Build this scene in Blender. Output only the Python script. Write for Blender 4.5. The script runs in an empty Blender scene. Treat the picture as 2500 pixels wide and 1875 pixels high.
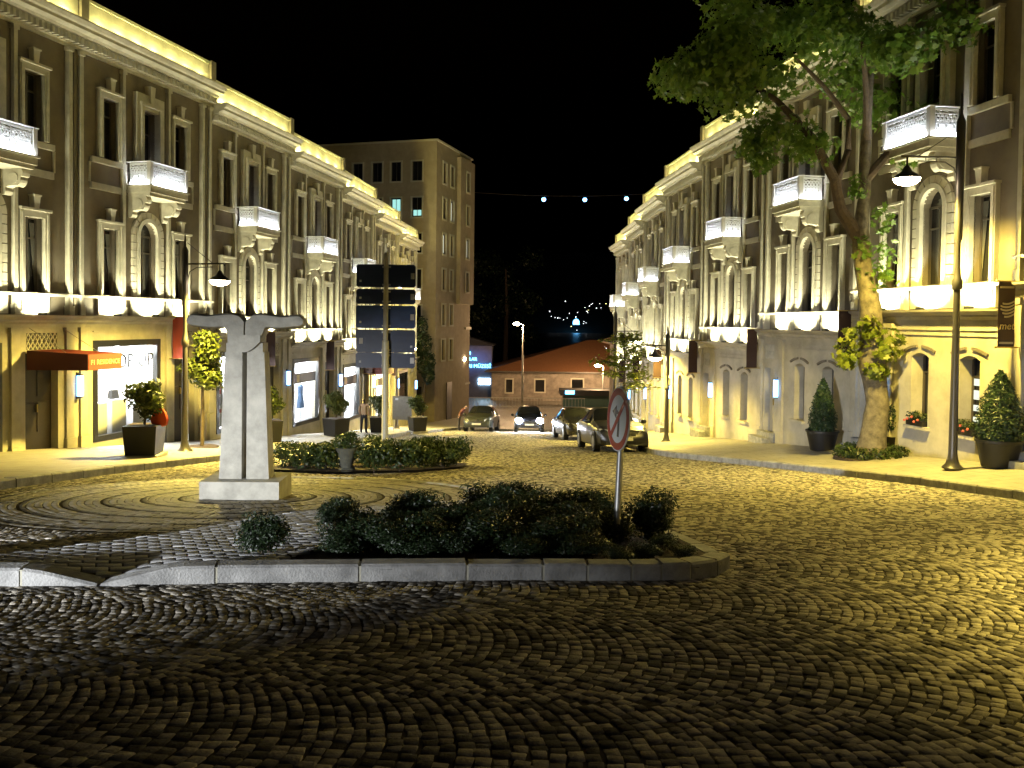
import bpy, math, random
import numpy as np
from mathutils import Matrix, Vector
random.seed(7); RNG = np.random.default_rng(7)
R = math.radians
sc = bpy.context.scene
COL = sc.collection

# ---------------------------------------------------------------- camera, sky, moonlight, exposure
cam_d = bpy.data.cameras.new('camera'); cam = bpy.data.objects.new('camera', cam_d); COL.objects.link(cam)
cam_d.sensor_width = 36; cam_d.lens = 30.24; cam_d.shift_y = -0.0386
cam_d.clip_start = .05; cam_d.clip_end = 4000
cam.location = (0, 0, 1.4)
cam.rotation_euler = (Matrix.Rotation(R(90 - 1.5), 4, 'X') @ Matrix.Rotation(0.012, 4, 'Z')).to_euler()
sc.camera = cam
w = bpy.data.worlds.new('World'); sc.world = w; w.use_nodes = True
nt = w.node_tree; bg = nt.nodes['Background']
sky = nt.nodes.new('ShaderNodeTexSky'); sky.sky_type = 'NISHITA'; sky.sun_disc = False
sky.sun_elevation = R(-5.5); sky.sun_rotation = R(200)
nt.links.new(sky.outputs[0], bg.inputs[0]); bg.inputs[1].default_value = 0.15
sun_d = bpy.data.lights.new('moon', 'SUN'); sun_d.energy = 0.006; sun_d.angle = R(.5); sun_d.color = (.85, .9, 1)
sun = bpy.data.objects.new('moon', sun_d); COL.objects.link(sun); sun.rotation_euler = (R(40), 0, R(25))
sc.view_settings.view_transform = 'Standard'; sc.view_settings.look = 'None'
sc.view_settings.exposure = .65; sc.view_settings.gamma = 1; sc.view_settings.use_curve_mapping = False
sc.cycles.use_denoising = True
sc.cycles.sample_clamp_indirect = 2.5
sc.cycles.max_bounces = 5; sc.cycles.diffuse_bounces = 3; sc.cycles.glossy_bounces = 3
sc.cycles.transparent_max_bounces = 8
sc.cycles.caustics_reflective = False; sc.cycles.caustics_refractive = False

# ---------------------------------------------------------------- helpers
def G(y):                                   # height of the sloping street
    if y < 60: return -.1 * y
    if y < 90: return -6 - .04 * (y - 60)
    return -7.2
def tag(o, label=None, cat=None, group=None, kind=None):
    if label: o['label'] = label
    if cat: o['category'] = cat
    if group: o['group'] = group
    if kind: o['kind'] = kind
    return o
def empty(name, loc=(0, 0, 0), rz=0, mat=None):
    o = bpy.data.objects.new(name, None); COL.objects.link(o); o.empty_display_size = .2
    if mat is not None: o.matrix_world = mat
    else: o.location = loc; o.rotation_euler = (0, 0, rz)
    return o
def link(name, me, parent=None):
    o = bpy.data.objects.new(name, me); COL.objects.link(o)
    if parent is not None: o.parent = parent
    return o

class MB:
    def __init__(s): s.v = []; s.f = []; s.m = []
    def add(s, v, f, m=0):
        b = len(s.v); s.v += [tuple(p) for p in v]
        for q in f: s.f.append(tuple(b + i for i in q)); s.m.append(m)
    def box(s, x0, x1, y0, y1, z0, z1, m=0):
        v = [(x0, y0, z0), (x1, y0, z0), (x1, y1, z0), (x0, y1, z0), (x0, y0, z1), (x1, y0, z1), (x1, y1, z1), (x0, y1, z1)]
        s.add(v, [(0, 3, 2, 1), (4, 5, 6, 7), (0, 1, 5, 4), (1, 2, 6, 5), (2, 3, 7, 6), (3, 0, 4, 7)], m); return s
    def frustum(s, c, a, b, h, a2, b2, m=0):      # base centre, half sizes below and above
        x, y, z = c
        v = [(x - a, y - b, z), (x + a, y - b, z), (x + a, y + b, z), (x - a, y + b, z),
             (x - a2, y - b2, z + h), (x + a2, y - b2, z + h), (x + a2, y + b2, z + h), (x - a2, y + b2, z + h)]
        s.add(v, [(0, 3, 2, 1), (4, 5, 6, 7), (0, 1, 5, 4), (1, 2, 6, 5), (2, 3, 7, 6), (3, 0, 4, 7)], m); return s
    def prism(s, pts, a0, a1, axis='x', m=0):     # closed 2D outline swept along an axis (pts in the other two, in order)
        n = len(pts)
        def P(a, p):
            return (a, p[0], p[1]) if axis == 'x' else (p[0], a, p[1]) if axis == 'y' else (p[0], p[1], a)
        v = [P(a0, p) for p in pts] + [P(a1, p) for p in pts]
        f = [(i, (i + 1) % n, n + (i + 1) % n, n + i) for i in range(n)]
        f += [tuple(range(n - 1, -1, -1)), tuple(range(n, 2 * n))]
        s.add(v, f, m); return s
    def tube(s, pts, rad, n=8, m=0, cap=True):
        pts = [Vector(p) for p in pts]; rad = rad if isinstance(rad, (list, tuple)) else [rad] * len(pts)
        v = []; up = Vector((0, 0, 1))
        for i, p in enumerate(pts):
            d = (pts[min(i + 1, len(pts) - 1)] - pts[max(i - 1, 0)]).normalized()
            a = d.orthogonal().normalized() if abs(d.dot(up)) > .95 else d.cross(up).normalized()
            if abs(d.dot(up)) > .95: a = Vector((1, 0, 0)) - d * d.x; a.normalize()
            b = d.cross(a)
            for k in range(n):
                t = 2 * math.pi * k / n; v.append(p + (a * math.cos(t) + b * math.sin(t)) * rad[i])
        f = [(i * n + k, i * n + (k + 1) % n, (i + 1) * n + (k + 1) % n, (i + 1) * n + k) for i in range(len(pts) - 1) for k in range(n)]
        if cap: f += [tuple(range(n - 1, -1, -1)), tuple(range((len(pts) - 1) * n, len(pts) * n))]
        s.add(v, f, m); return s
    def lathe(s, prof, c=(0, 0, 0), n=16, m=0):
        v = [(c[0] + r * math.cos(2 * math.pi * k / n), c[1] + r * math.sin(2 * math.pi * k / n), c[2] + z) for r, z in prof for k in range(n)]
        f = [(i * n + k, i * n + (k + 1) % n, (i + 1) * n + (k + 1) % n, (i + 1) * n + k) for i in range(len(prof) - 1) for k in range(n)]
        f += [tuple(range(n - 1, -1, -1)), tuple(range((len(prof) - 1) * n, len(prof) * n))]
        s.add(v, f, m); return s
    def sphere(s, c, r, n=10, m=0):
        rx, ry, rz = r if isinstance(r, (tuple, list)) else (r, r, r); k = n // 2 + 1; b = len(s.v)
        v = []
        for i in range(k):
            a = math.pi * (i + .001) / (k - 1 + .002) - math.pi / 2
            for j in range(n):
                t = 2 * math.pi * j / n; v.append((c[0] + rx * math.cos(a) * math.cos(t), c[1] + ry * math.cos(a) * math.sin(t), c[2] + rz * math.sin(a)))
        f = [(i * n + j, i * n + (j + 1) % n, (i + 1) * n + (j + 1) % n, (i + 1) * n + j) for i in range(k - 1) for j in range(n)]
        s.add(v, f, m); return s
    def xf(s, M):
        s.v = [tuple(M @ Vector(p)) for p in s.v]; return s
    def mesh(s, name, mats, smooth=False, flip=False):
        me = bpy.data.meshes.new(name)
        v, f = s.v, s.f
        if flip: v = [(-p[0], p[1], p[2]) for p in v]; f = [q[::-1] for q in f]
        me.from_pydata(v, [], f)
        for m in (mats if isinstance(mats, (list, tuple)) else [mats]): me.materials.append(m)
        if any(s.m): me.polygons.foreach_set('material_index', s.m)
        if smooth:
            me.polygons.foreach_set('use_smooth', [True] * len(f))
            me.set_sharp_from_angle(angle=R(38))
        return me
    def build(s, name, mats, parent=None, smooth=False):
        return link(name, s.mesh(name, mats, smooth), parent)

def np_mesh(name, V, F, mat, tint=None, smooth=False):     # V (n,3), F (m,k) one polygon size
    me = bpy.data.meshes.new(name); n, k = F.shape
    me.vertices.add(len(V)); me.vertices.foreach_set('co', np.ascontiguousarray(V, dtype=np.float32).ravel())
    me.loops.add(n * k); me.loops.foreach_set('vertex_index', np.ascontiguousarray(F, dtype=np.int32).ravel())
    me.polygons.add(n); me.polygons.foreach_set('loop_start', np.arange(0, n * k, k, dtype=np.int32))
    if tint is not None:
        a = me.attributes.new('tint', 'FLOAT', 'FACE'); a.data.foreach_set('value', np.ascontiguousarray(tint, dtype=np.float32))
    me.update(calc_edges=True); me.materials.append(mat)
    if smooth: me.polygons.foreach_set('use_smooth', [True] * n)
    return me

# ---------------------------------------------------------------- materials
def mat(name, col, rough=.6, metal=0, spec=.5, noise=None, bump=0, bscale=40, col2=None, tint=None, emit=None, estr=0, coat=0):
    m = bpy.data.materials.new(name); m.use_nodes = True; t = m.node_tree; b = t.nodes['Principled BSDF']
    b.inputs['Base Color'].default_value = (*col, 1); b.inputs['Roughness'].default_value = rough
    b.inputs['Metallic'].default_value = metal; b.inputs['Specular IOR Level'].default_value = spec
    b.inputs['Coat Weight'].default_value = coat
    tc = None
    if noise or bump:
        tc = t.nodes.new('ShaderNodeTexCoord')
    if noise:
        sc_, amt = noise
        n1 = t.nodes.new('ShaderNodeTexNoise'); n1.inputs['Scale'].default_value = sc_; n1.inputs['Detail'].default_value = 6; n1.inputs['Roughness'].default_value = .65
        t.links.new(tc.outputs['Object'], n1.inputs['Vector'])
        r = t.nodes.new('ShaderNodeValToRGB'); c2 = col2 or tuple(c * (1 - amt) for c in col)
        r.color_ramp.elements[0].color = (*c2, 1); r.color_ramp.elements[0].position = .35
        r.color_ramp.elements[1].color = (*col, 1); r.color_ramp.elements[1].position = .65
        t.links.new(n1.outputs[0], r.inputs[0]); out = r.outputs[0]
        t.links.new(out, b.inputs['Base Color'])
    if tint:                                   # per-piece colour variation stored on the faces
        at = t.nodes.new('ShaderNodeAttribute'); at.attribute_name = 'tint'
        r2 = t.nodes.new('ShaderNodeValToRGB'); cols = tint
        r2.color_ramp.elements[0].color = (*cols[0], 1); r2.color_ramp.elements[1].color = (*cols[-1], 1)
        for i, c in enumerate(cols[1:-1]):
            e = r2.color_ramp.elements.new((i + 1) / (len(cols) - 1)); e.color = (*c, 1)
        t.links.new(at.outputs['Fac'], r2.inputs[0])
        if noise:
            mx = t.nodes.new('ShaderNodeMix'); mx.data_type = 'RGBA'; mx.blend_type = 'MULTIPLY'; mx.inputs[0].default_value = .8
            t.links.new(r2.outputs[0], mx.inputs[6]); t.links.new(out, mx.inputs[7]); t.links.new(mx.outputs[2], b.inputs['Base Color'])
        else: t.links.new(r2.outputs[0], b.inputs['Base Color'])
    if bump:
        n2 = t.nodes.new('ShaderNodeTexNoise'); n2.inputs['Scale'].default_value = bscale; n2.inputs['Detail'].default_value = 5
        t.links.new(tc.outputs['Object'], n2.inputs['Vector'])
        bp = t.nodes.new('ShaderNodeBump'); bp.inputs['Strength'].default_value = bump; bp.inputs['Distance'].default_value = .02
        t.links.new(n2.outputs[0], bp.inputs['Height']); t.links.new(bp.outputs[0], b.inputs['Normal'])
    if emit:
        b.inputs['Emission Color'].default_value = (*emit, 1); b.inputs['Emission Strength'].default_value = estr
    return m
def leaf_mat(name, cols, trans=.35):
    m = mat(name, cols[0], rough=.45, spec=.4, tint=cols); t = m.node_tree; b = t.nodes['Principled BSDF']
    tr = t.nodes.new('ShaderNodeBsdfTranslucent'); mx = t.nodes.new('ShaderNodeMixShader'); mx.inputs[0].default_value = trans
    src = b.inputs['Base Color'].links[0].from_socket; t.links.new(src, tr.inputs[0])
    out = t.nodes['Material Output']; t.links.new(b.outputs[0], mx.inputs[1]); t.links.new(tr.outputs[0], mx.inputs[2]); t.links.new(mx.outputs[0], out.inputs[0])
    return m
def glass_mat(name, tintc=(1, 1, 1)):
    m = bpy.data.materials.new(name); m.use_nodes = True; t = m.node_tree; t.nodes.remove(t.nodes['Principled BSDF'])
    a = t.nodes.new('ShaderNodeBsdfTransparent'); a.inputs[0].default_value = (*tintc, 1)
    g = t.nodes.new('ShaderNodeBsdfGlossy'); g.inputs['Roughness'].default_value = .02
    f = t.nodes.new('ShaderNodeFresnel'); f.inputs[0].default_value = 1.45; mx = t.nodes.new('ShaderNodeMixShader')
    t.links.new(f.outputs[0], mx.inputs[0]); t.links.new(a.outputs[0], mx.inputs[1]); t.links.new(g.outputs[0], mx.inputs[2])
    t.links.new(mx.outputs[0], t.nodes['Material Output'].inputs[0]); return m
def emit_mat(name, col, s): return mat(name, (.02, .02, .02), emit=col, estr=s)

M = {
 'stucco': mat('stucco_brown', (.185, .158, .125), .85, noise=(1.4, .34), bump=.25, bscale=60),
 'trim': mat('trim_cream', (.60, .57, .48), .7, noise=(3.5, .26), bump=.12, bscale=50),
 'ground_wall': mat('ground_floor_render', (.50, .46, .36), .75, noise=(1.5, .3), bump=.15, bscale=70),
 'voussoir': mat('arch_stone', (.62, .585, .49), .7, noise=(6, .14), bump=.15, bscale=50),
 'parapet': mat('parapet_plaster', (.55, .52, .42), .8, noise=(2, .35), bump=.2, bscale=25),
 'white_iron': mat('white_painted_iron', (.78, .78, .76), .5),
 'dark_glass': mat('dark_window_glass', (.012, .012, .013), .08, spec=.6),
 'frame': mat('dark_window_frame', (.06, .05, .04), .4),
 'black_frame': mat('black_shop_frame', (.009, .009, .008), .35, spec=.5),
 'door_dark': mat('dark_wood_door', (.014, .009, .007), .4, noise=(9, .4)),
 'door_cream': mat('cream_door', (.5, .45, .33), .5, noise=(6, .12)),
 'brass': mat('brass', (.6, .45, .15), .3, 1),
 'lamp_metal': mat('dark_lamp_metal', (.07, .065, .065), .38, .5),
 'galv': mat('galvanised_metal', (.42, .42, .4), .4, .7, noise=(14, .25)),
 'pole_cream': mat('painted_sign_pole', (.45, .43, .33), .45, .1, noise=(9, .15)),
 'concrete': mat('pale_concrete', (.45, .43, .36), .8, noise=(4, .35), bump=.3, bscale=90),
 'kerb': mat('granite_kerb', (.36, .355, .34), .75, noise=(5, .5), bump=.4, bscale=60),
 'mortar': mat('kerb_mortar', (.38, .36, .28), .9, bump=.3),
 'pave': None,
 'shop_white': mat('shop_white', (.75, .76, .78), .6),
 'shop_frame_white': mat('shop_white_post', (.6, .62, .64), .5),
 'clear': glass_mat('clear_shop_glass', (.97, .98, .98)),
 'awning': mat('red_awning_canvas', (.2, .024, .01), .75, bump=.1, bscale=30),
 'awning_dark': mat('maroon_and_shaded_red_canvas', (.07, .011, .007), .75, bump=.1, bscale=30),  # maroon awning, and the red awning's sides with shade put into the colour
 'banner': mat('brown_banner_cloth', (.028, .010, .007), .75, bump=.08, bscale=12),
 'banner_red': mat('red_banner_cloth', (.22, .03, .012), .75, bump=.08, bscale=12),
 'banner_print': mat('cream_banner_print', (.5, .42, .28), .7),
 'gold': mat('gold_letter_print', (.7, .55, .22), .6),
 'blackpaint': mat('black_paint', (.012, .012, .012), .4),
 'joint': mat('sandy_joint', (.09, .08, .065), .95, spec=.0, noise=(30, .4)),
 'soil': mat('planting_soil', (.05, .032, .02), .95, noise=(30, .5), bump=.8, bscale=45),
 'bark_plane': mat('plane_tree_bark', (.17, .145, .1), .85, noise=(5, .5), bump=.6, bscale=14, col2=(.06, .05, .035)),
 'bark_dark': mat('dark_bark', (.09, .065, .045), .9, noise=(12, .4), bump=.5, bscale=30),
 'pot': mat('dark_fibre_pot', (.008, .007, .0065), .55, noise=(8, .3), bump=.1),
 'stone_pot': mat('stone_urn', (.09, .09, .065), .85, noise=(12, .4), bump=.3),
 'navy': mat('navy_sign_back', (.008, .016, .055), .32, spec=.5, noise=(3, .3)),
 'navy_bright': mat('blue_sign_back', (.012, .04, .16), .32, spec=.5, noise=(4, .35)),
 'sticker': mat('pale_sticker', (.4, .4, .42), .6),
 'sign_white': mat('sign_white', (.78, .8, .76), .45),
 'sign_red': mat('sign_red', (.42, .05, .02), .5, noise=(10, .15)),
 'tyre': mat('tyre_rubber', (.012, .012, .012), .8),
 'rim': mat('alloy_rim', (.35, .35, .36), .3, .9),
 'carglass': mat('car_glass', (.01, .011, .012), .04, spec=.8),
 'headlamp': mat('headlamp_lens', (.5, .5, .45), .08, .3, spec=.8),
 'plate': mat('number_plate', (.6, .6, .56), .5),
 'chrome': mat('chrome', (.6, .6, .6), .15, 1),
 'plastic': mat('black_plastic', (.02, .02, .02), .5),
 'tower_wall': mat('apartment_render', (.40, .33, .23), .9, noise=(2, .2), bump=.2, bscale=50),
 'tower_trim': mat('apartment_window_trim', (.5, .47, .38), .8),
 'tile': mat('orange_roof_tile', (.22, .095, .038), .8, noise=(6, .25), bump=.3, bscale=20),
 'museum_wall': mat('museum_stone', (.3, .26, .22), .9, noise=(1.6, .45), bump=.4, bscale=12),
 'blue_wall': mat('museum_dark_wall', (.13, .13, .16), .85, noise=(1.2, .3)),
 'curtain': mat('grey_net_curtain', (.07, .068, .06), .9),
 'skin': mat('skin', (.42, .25, .17), .6), 'hair': mat('dark_hair', (.015, .01, .008), .6),
 'shirt_tan': mat('tan_shirt', (.3, .2, .12), .85), 'shirt_maroon': mat('maroon_jacket', (.08, .02, .018), .85),
 'trousers': mat('dark_trousers', (.012, .012, .016), .85), 'shoe': mat('dark_shoe', (.015, .013, .012), .5),
 'dark_hill': mat('dark_hillside', (.012, .016, .012), .95, noise=(.01, .4)),
 'water': mat('night_water', (.006, .01, .014), .34, spec=.3, bump=.4, bscale=.5),
 'far_ground': mat('far_ground', (.05, .05, .045), .9, noise=(.2, .3)),
 'e_lamp': emit_mat('street_lamp_glow', (1, .8, .5), 60),
 'e_white': emit_mat('white_lamp_glow', (.95, .97, 1), 25),
 'e_cool': emit_mat('cool_lamp_glow', (.18, .5, 1), 9),
 'e_head': emit_mat('car_headlight_glow', (.9, .93, 1), 600),
 'e_blue': emit_mat('blue_sconce_glow', (.16, .42, 1), 9),
 'e_bluew': emit_mat('white_blue_tube', (.55, .8, 1), 9),
 'e_sign': emit_mat('cyan_sign_glow', (.12, .55, 1), 7),
 'e_signw': emit_mat('white_sign_glow', (.5, .8, 1), 10),
 'e_room': emit_mat('lit_room', (.35, .75, .68), .75),
 'e_roomw': emit_mat('warm_lit_room', (.8, .85, .7), .8),
 'e_far': emit_mat('far_light', (.9, .95, 1), 5),
 'e_fary': emit_mat('far_yellow_light', (1, .9, .35), 4),
 'e_dome': emit_mat('blue_lit_dome', (.12, .5, 1), 6),
}
STONE = [(.10, .093, .082), (.15, .14, .12), (.33, .30, .25), (.52, .475, .39), (.42, .385, .32)]
M['cobble'] = mat('granite_sett', (1, 1, 1), .85, spec=.02, tint=STONE, noise=(26, .35), bump=.35, bscale=70)
M['ring_sett'] = mat('ring_sett', (1, 1, 1), .6, spec=.35, tint=[(.05, .045, .035), (.24, .22, .175), (.29, .265, .21), (.34, .31, .245)], noise=(22, .3), bump=.4, bscale=55)
M['paver'] = mat('grey_paver', (1, 1, 1), .7, spec=.4, tint=[(.33, .33, .33), (.4, .4, .4), (.46, .455, .44)], noise=(20, .25), bump=.3, bscale=60)
M['leaf_plane'] = leaf_mat('plane_leaves', [(.08, .16, .025), (.13, .22, .035), (.19, .28, .05)], .5)
M['leaf_young'] = leaf_mat('young_tree_leaves', [(.1, .14, .015), (.17, .21, .025), (.24, .26, .04)], .5)
M['leaf_shrub'] = leaf_mat('shrub_leaves', [(.007, .015, .005), (.013, .026, .008), (.025, .045, .014)], .2)
M['leaf_hedge'] = leaf_mat('hedge_leaves', [(.015, .03, .006), (.03, .05, .01), (.05, .07, .016)], .25)
M['leaf_bush'] = leaf_mat('potted_bush_leaves', [(.03, .045, .008), (.06, .08, .015), (.1, .11, .02)], .3)
M['leaf_conifer'] = leaf_mat('conifer_needles', [(.012, .03, .01), (.02, .045, .015), (.035, .06, .02)], .1)
M['flower'] = mat('pink_flower', (.5, .1, .08), .6)

def sett_road_mat(name, base, sc_, rough=.5):          # far road, where single setts can no longer be told apart
    m = mat(name, base, rough, spec=.5, noise=(.9, .25)); t = m.node_tree; b = t.nodes['Principled BSDF']
    tc = t.nodes.new('ShaderNodeTexCoord'); vo = t.nodes.new('ShaderNodeTexVoronoi'); vo.inputs['Scale'].default_value = sc_; vo.feature = 'DISTANCE_TO_EDGE'
    t.links.new(tc.outputs['Object'], vo.inputs['Vector'])
    r = t.nodes.new('ShaderNodeMapRange'); r.inputs[2].default_value = .12; t.links.new(vo.outputs[0], r.inputs[0])
    bp = t.nodes.new('ShaderNodeBump'); bp.inputs['Strength'].default_value = .6; bp.inputs['Distance'].default_value = .02
    t.links.new(r.outputs[0], bp.inputs['Height']); t.links.new(bp.outputs[0], b.inputs['Normal']); return m
M['road'] = sett_road_mat('sett_road', (.2, .185, .155), 9, .42)
def slab_mat():
    m = mat('pavement_slabs', (.34, .32, .27), .65, spec=.4, noise=(1.3, .25)); t = m.node_tree; b = t.nodes['Principled BSDF']
    tc = t.nodes.new('ShaderNodeTexCoord'); br = t.nodes.new('ShaderNodeTexBrick'); br.inputs['Scale'].default_value = 1
    br.inputs['Brick Width'].default_value = .6; br.inputs['Row Height'].default_value = .4; br.inputs['Mortar Size'].default_value = .008; br.inputs['Mortar Smooth'].default_value = .4
    t.links.new(tc.outputs['Object'], br.inputs['Vector'])
    bp = t.nodes.new('ShaderNodeBump'); bp.inputs['Strength'].default_value = .5; bp.inputs['Distance'].default_value = .01; bp.invert = True
    mx = t.nodes.new('ShaderNodeMix'); mx.data_type = 'RGBA'; mx.blend_type = 'MULTIPLY'; mx.inputs[7].default_value = (.5, .48, .44, 1); t.links.new(b.inputs['Base Color'].links[0].from_socket, mx.inputs[6]); t.links.new(br.outputs['Fac'], mx.inputs[0]); t.links.new(mx.outputs[2], b.inputs['Base Color'])
    t.links.new(br.outputs['Fac'], bp.inputs['Height']); t.links.new(bp.outputs[0], b.inputs['Normal']); return m
M['pave'] = slab_mat()

# ---------------------------------------------------------------- lights
SOD = (1, .75, .14); WARM = (1, .95, .58); PARA = (1, .90, .30); COOL = (.86, .91, 1)
def light(kind, name, loc, power, col, parent=None, rad=.03, size=None, direc=None, spot=None, blend=.5):
    d = bpy.data.lights.new(name, kind); d.energy = power; d.color = col
    if kind == 'AREA':
        d.shape = 'RECTANGLE'; d.size, d.size_y = size
    else: d.shadow_soft_size = rad
    if kind == 'SPOT': d.spot_size = R(spot); d.spot_blend = blend
    o = bpy.data.objects.new(name, d); COL.objects.link(o); o.location = loc
    if direc is not None: o.rotation_euler = Vector(direc).to_track_quat('-Z', 'Y').to_euler()
    if parent is not None: o.parent = parent
    return o
def text_mb(s, size, depth=.004):
    c = bpy.data.curves.new('lettering', 'FONT'); c.body = s; c.size = size; c.extrude = depth; c.resolution_u = 3; c.align_x = 'CENTER'
    o = bpy.data.objects.new('lettering', c); COL.objects.link(o)
    me = o.to_mesh(); b = MB(); b.add([v.co.copy() for v in me.vertices], [tuple(p.vertices) for p in me.polygons])
    o.to_mesh_clear(); bpy.data.objects.remove(o); bpy.data.curves.remove(c); return b     # lies in xy, faces +z

# ---------------------------------------------------------------- setting: ground, road, water, hills
def strip_mesh(name, rows, mt, parent=None):              # rows of equal length -> sheet
    b = MB(); n = len(rows[0])
    for r in rows: b.v += [tuple(p) for p in r]
    for i in range(len(rows) - 1):
        for k in range(n - 1):
            b.f.append((i * n + k, i * n + k + 1, (i + 1) * n + k + 1, (i + 1) * n + k)); b.m.append(0)
    return b.build(name, mt, parent)
ysg = [-60, -20, 0, 30, 60, 75, 90, 125, 300, 700, 1600]
ground = strip_mesh('ground', [[(x, y, G(y) - .35) for x in (-900, -200, -60, 0, 60, 200, 900)] for y in ysg], M['far_ground']); tag(ground, kind='structure')
ysr = [-25, -5, 0, 5, 10, 15, 20, 25, 30, 38, 45, 50, 56.2, 57, 60, 65, 70, 80, 90, 110, 126]
road = strip_mesh('road', [[(x, y, G(y) - (.009 if y < 56.5 else 0)) for x in (-30, -12, 0, 12, 30)] for y in ysr], [M['road'], M['joint']]); tag(road, kind='structure')
for p_ in road.data.polygons: p_.material_index = 1 if p_.center.y < 56.3 else 0
water = strip_mesh('water', [[(x, y, -7.25) for x in (-900, 0, 900)] for y in (127, 400, 760)], M['water']); tag(water, kind='structure')
hx = np.linspace(-700, 900, 33)
hill = strip_mesh('hills', [[(x, y, -8 + h * (55 + 28 * math.sin(x * .006 + 1) + 14 * math.sin(x * .017))) for x in hx] for y, h in ((740, 0), (800, .35), (900, .75), (1050, 1), (1300, 1.0))], M['dark_hill']); tag(hill, kind='structure')

LK = [(-9.6, -14), (-8.9, 0), (-8.45, 8), (-8.12, 13.6), (-7.89, 16.6), (-7.24, 20.85), (-6.5, 25), (-6.0, 30), (-5.5, 36), (-5.0, 42), (-3.9, 49), (-3.2, 53), (-2.9, 60), (-2.8, 75)]
RK = [(11, -14), (9.6, 0), (8.85, 8), (8.29, 13.8), (7.9, 16.5), (7.0, 19.4), (5.9, 22.3), (4.9, 24.6), (4.5, 26), (4.3, 30), (4.1, 40), (4.1, 60), (4.1, 75)]
LF = [(-14.4, 11.6), (-12.95, 17.3), (-11.52, 23.06), (-10.13, 28.8), (-8.99, 34.5), (-8.05, 40.2), (-7.45, 46.0), (-6.95, 51.8), (-6.5, 57.5)]
RF = [(11.0, 11.4), (10.07, 17.2), (9.15, 23.0), (8.34, 28.8), (7.56, 34.3), (7.11, 39.8), (6.96, 45.3), (6.93, 50.8), (6.85, 56.3)]
def interp(pl, y):
    for (x0, y0), (x1, y1) in zip(pl, pl[1:]):
        if y <= y1: break
    return x0 + (x1 - x0) * (y - y0) / (y1 - y0)
def pave_off(side, x, y):                                  # pavement height above the street plane
    k = interp(LK if side < 0 else RK, y); f = interp(LF if side < 0 else RF, y)
    t = min(1, max(0, (x - k) / (f - k))); return .15 + (.06 if side < 0 else .24) * t
def pavement(name, K, Fc, side, inner):
    rows = []
    for y in list(np.arange(-14, 75.1, 1.6)):
        k = interp(K, y); f = interp(Fc, y) + inner
        xs = [k + (f - k) * i / 4 for i in range(5)]
        if side < 0: xs = xs[::-1]
        rows.append([(x, y, G(y) + pave_off(side, x, y)) for x in xs])
    o = strip_mesh(name, rows, M['pave']); tag(o, kind='structure'); return o
pave_l = pavement('pavement_left', LK, LF, -1, -.6)
pave_r = pavement('pavement_right', RK, RF, 1, .6)
def kerb_run(K, parent, side, y0, y1, L, hgt=.15):
    y = y0
    while y < y1:
        x0 = interp(K, y); dy = L * random.uniform(.85, 1.1); x1 = interp(K, y + dy)
        a = Vector((x0, y, G(y))); c = Vector((x1, y + dy, G(y + dy))); d = (c - a); ln = d.length; d.normalize()
        n = Vector((-side * d.y, side * d.x, 0)).normalized() * (1 if side > 0 else 1)
        n = Vector((d.y, -d.x, 0)).normalized() * side          # towards the pavement
        b = MB(); g = .012; j = random.uniform(-.004, .006)
        o0 = a + d * g; o1 = c - d * g; e = .02
        prof = [(-.02, -.12), (-.02, hgt - e + j), (-.02 + e, hgt + .004 + j), (.2, hgt + .006 + j), (.2, -.12)]
        v = [o0 + n * p + Vector((0, 0, q)) for p, q in prof] + [o1 + n * p + Vector((0, 0, q)) for p, q in prof]
        m_ = len(prof)
        f = [(i, (i + 1) % m_, m_ + (i + 1) % m_, m_ + i) for i in range(m_)] + [tuple(range(m_)), tuple(range(2 * m_ - 1, m_ - 1, -1))]
        b.add(v, f); b.build('kerbstone', M['kerb'], parent); y += dy
kerb_run(LK, pave_l, -1, 7, 62, .95); kerb_run(RK, pave_r, 1, 8, 62, .85)

# ---------------------------------------------------------------- setts of the road: arcs in rows, real stones
IS_FRONT = [(-6.2, 6.36), (-3.86, 6.46), (-3.08, 6.5), (-2.19, 6.68), (-.14, 6.9), (1.0, 6.95), (1.45, 7.02), (1.74, 7.2)]
IS_BACK = [(1.95, 7.55), (1.9, 8.3), (1.75, 9.3), (1.2, 10.3), (.4, 11.6), (-.6, 12.6), (-1.66, 11.75), (-2.64, 11.0), (-3.5, 9.0), (-4.3, 7.9), (-6.2, 7.2)]
ISLAND = np.array(IS_FRONT + IS_BACK)
MC = np.array((-3.95, 12.95)); RING = 3.75
def in_poly(P, poly):
    x, y = P[:, 0], P[:, 1]; inside = np.zeros(len(P), bool); n = len(poly)
    for i in range(n):
        x0, y0 = poly[i]; x1, y1 = poly[(i + 1) % n]
        c = ((y0 > y) != (y1 > y)) & (x < (x1 - x0) * (y - y0) / (y1 - y0 + 1e-12) + x0); inside ^= c
    return inside
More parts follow.
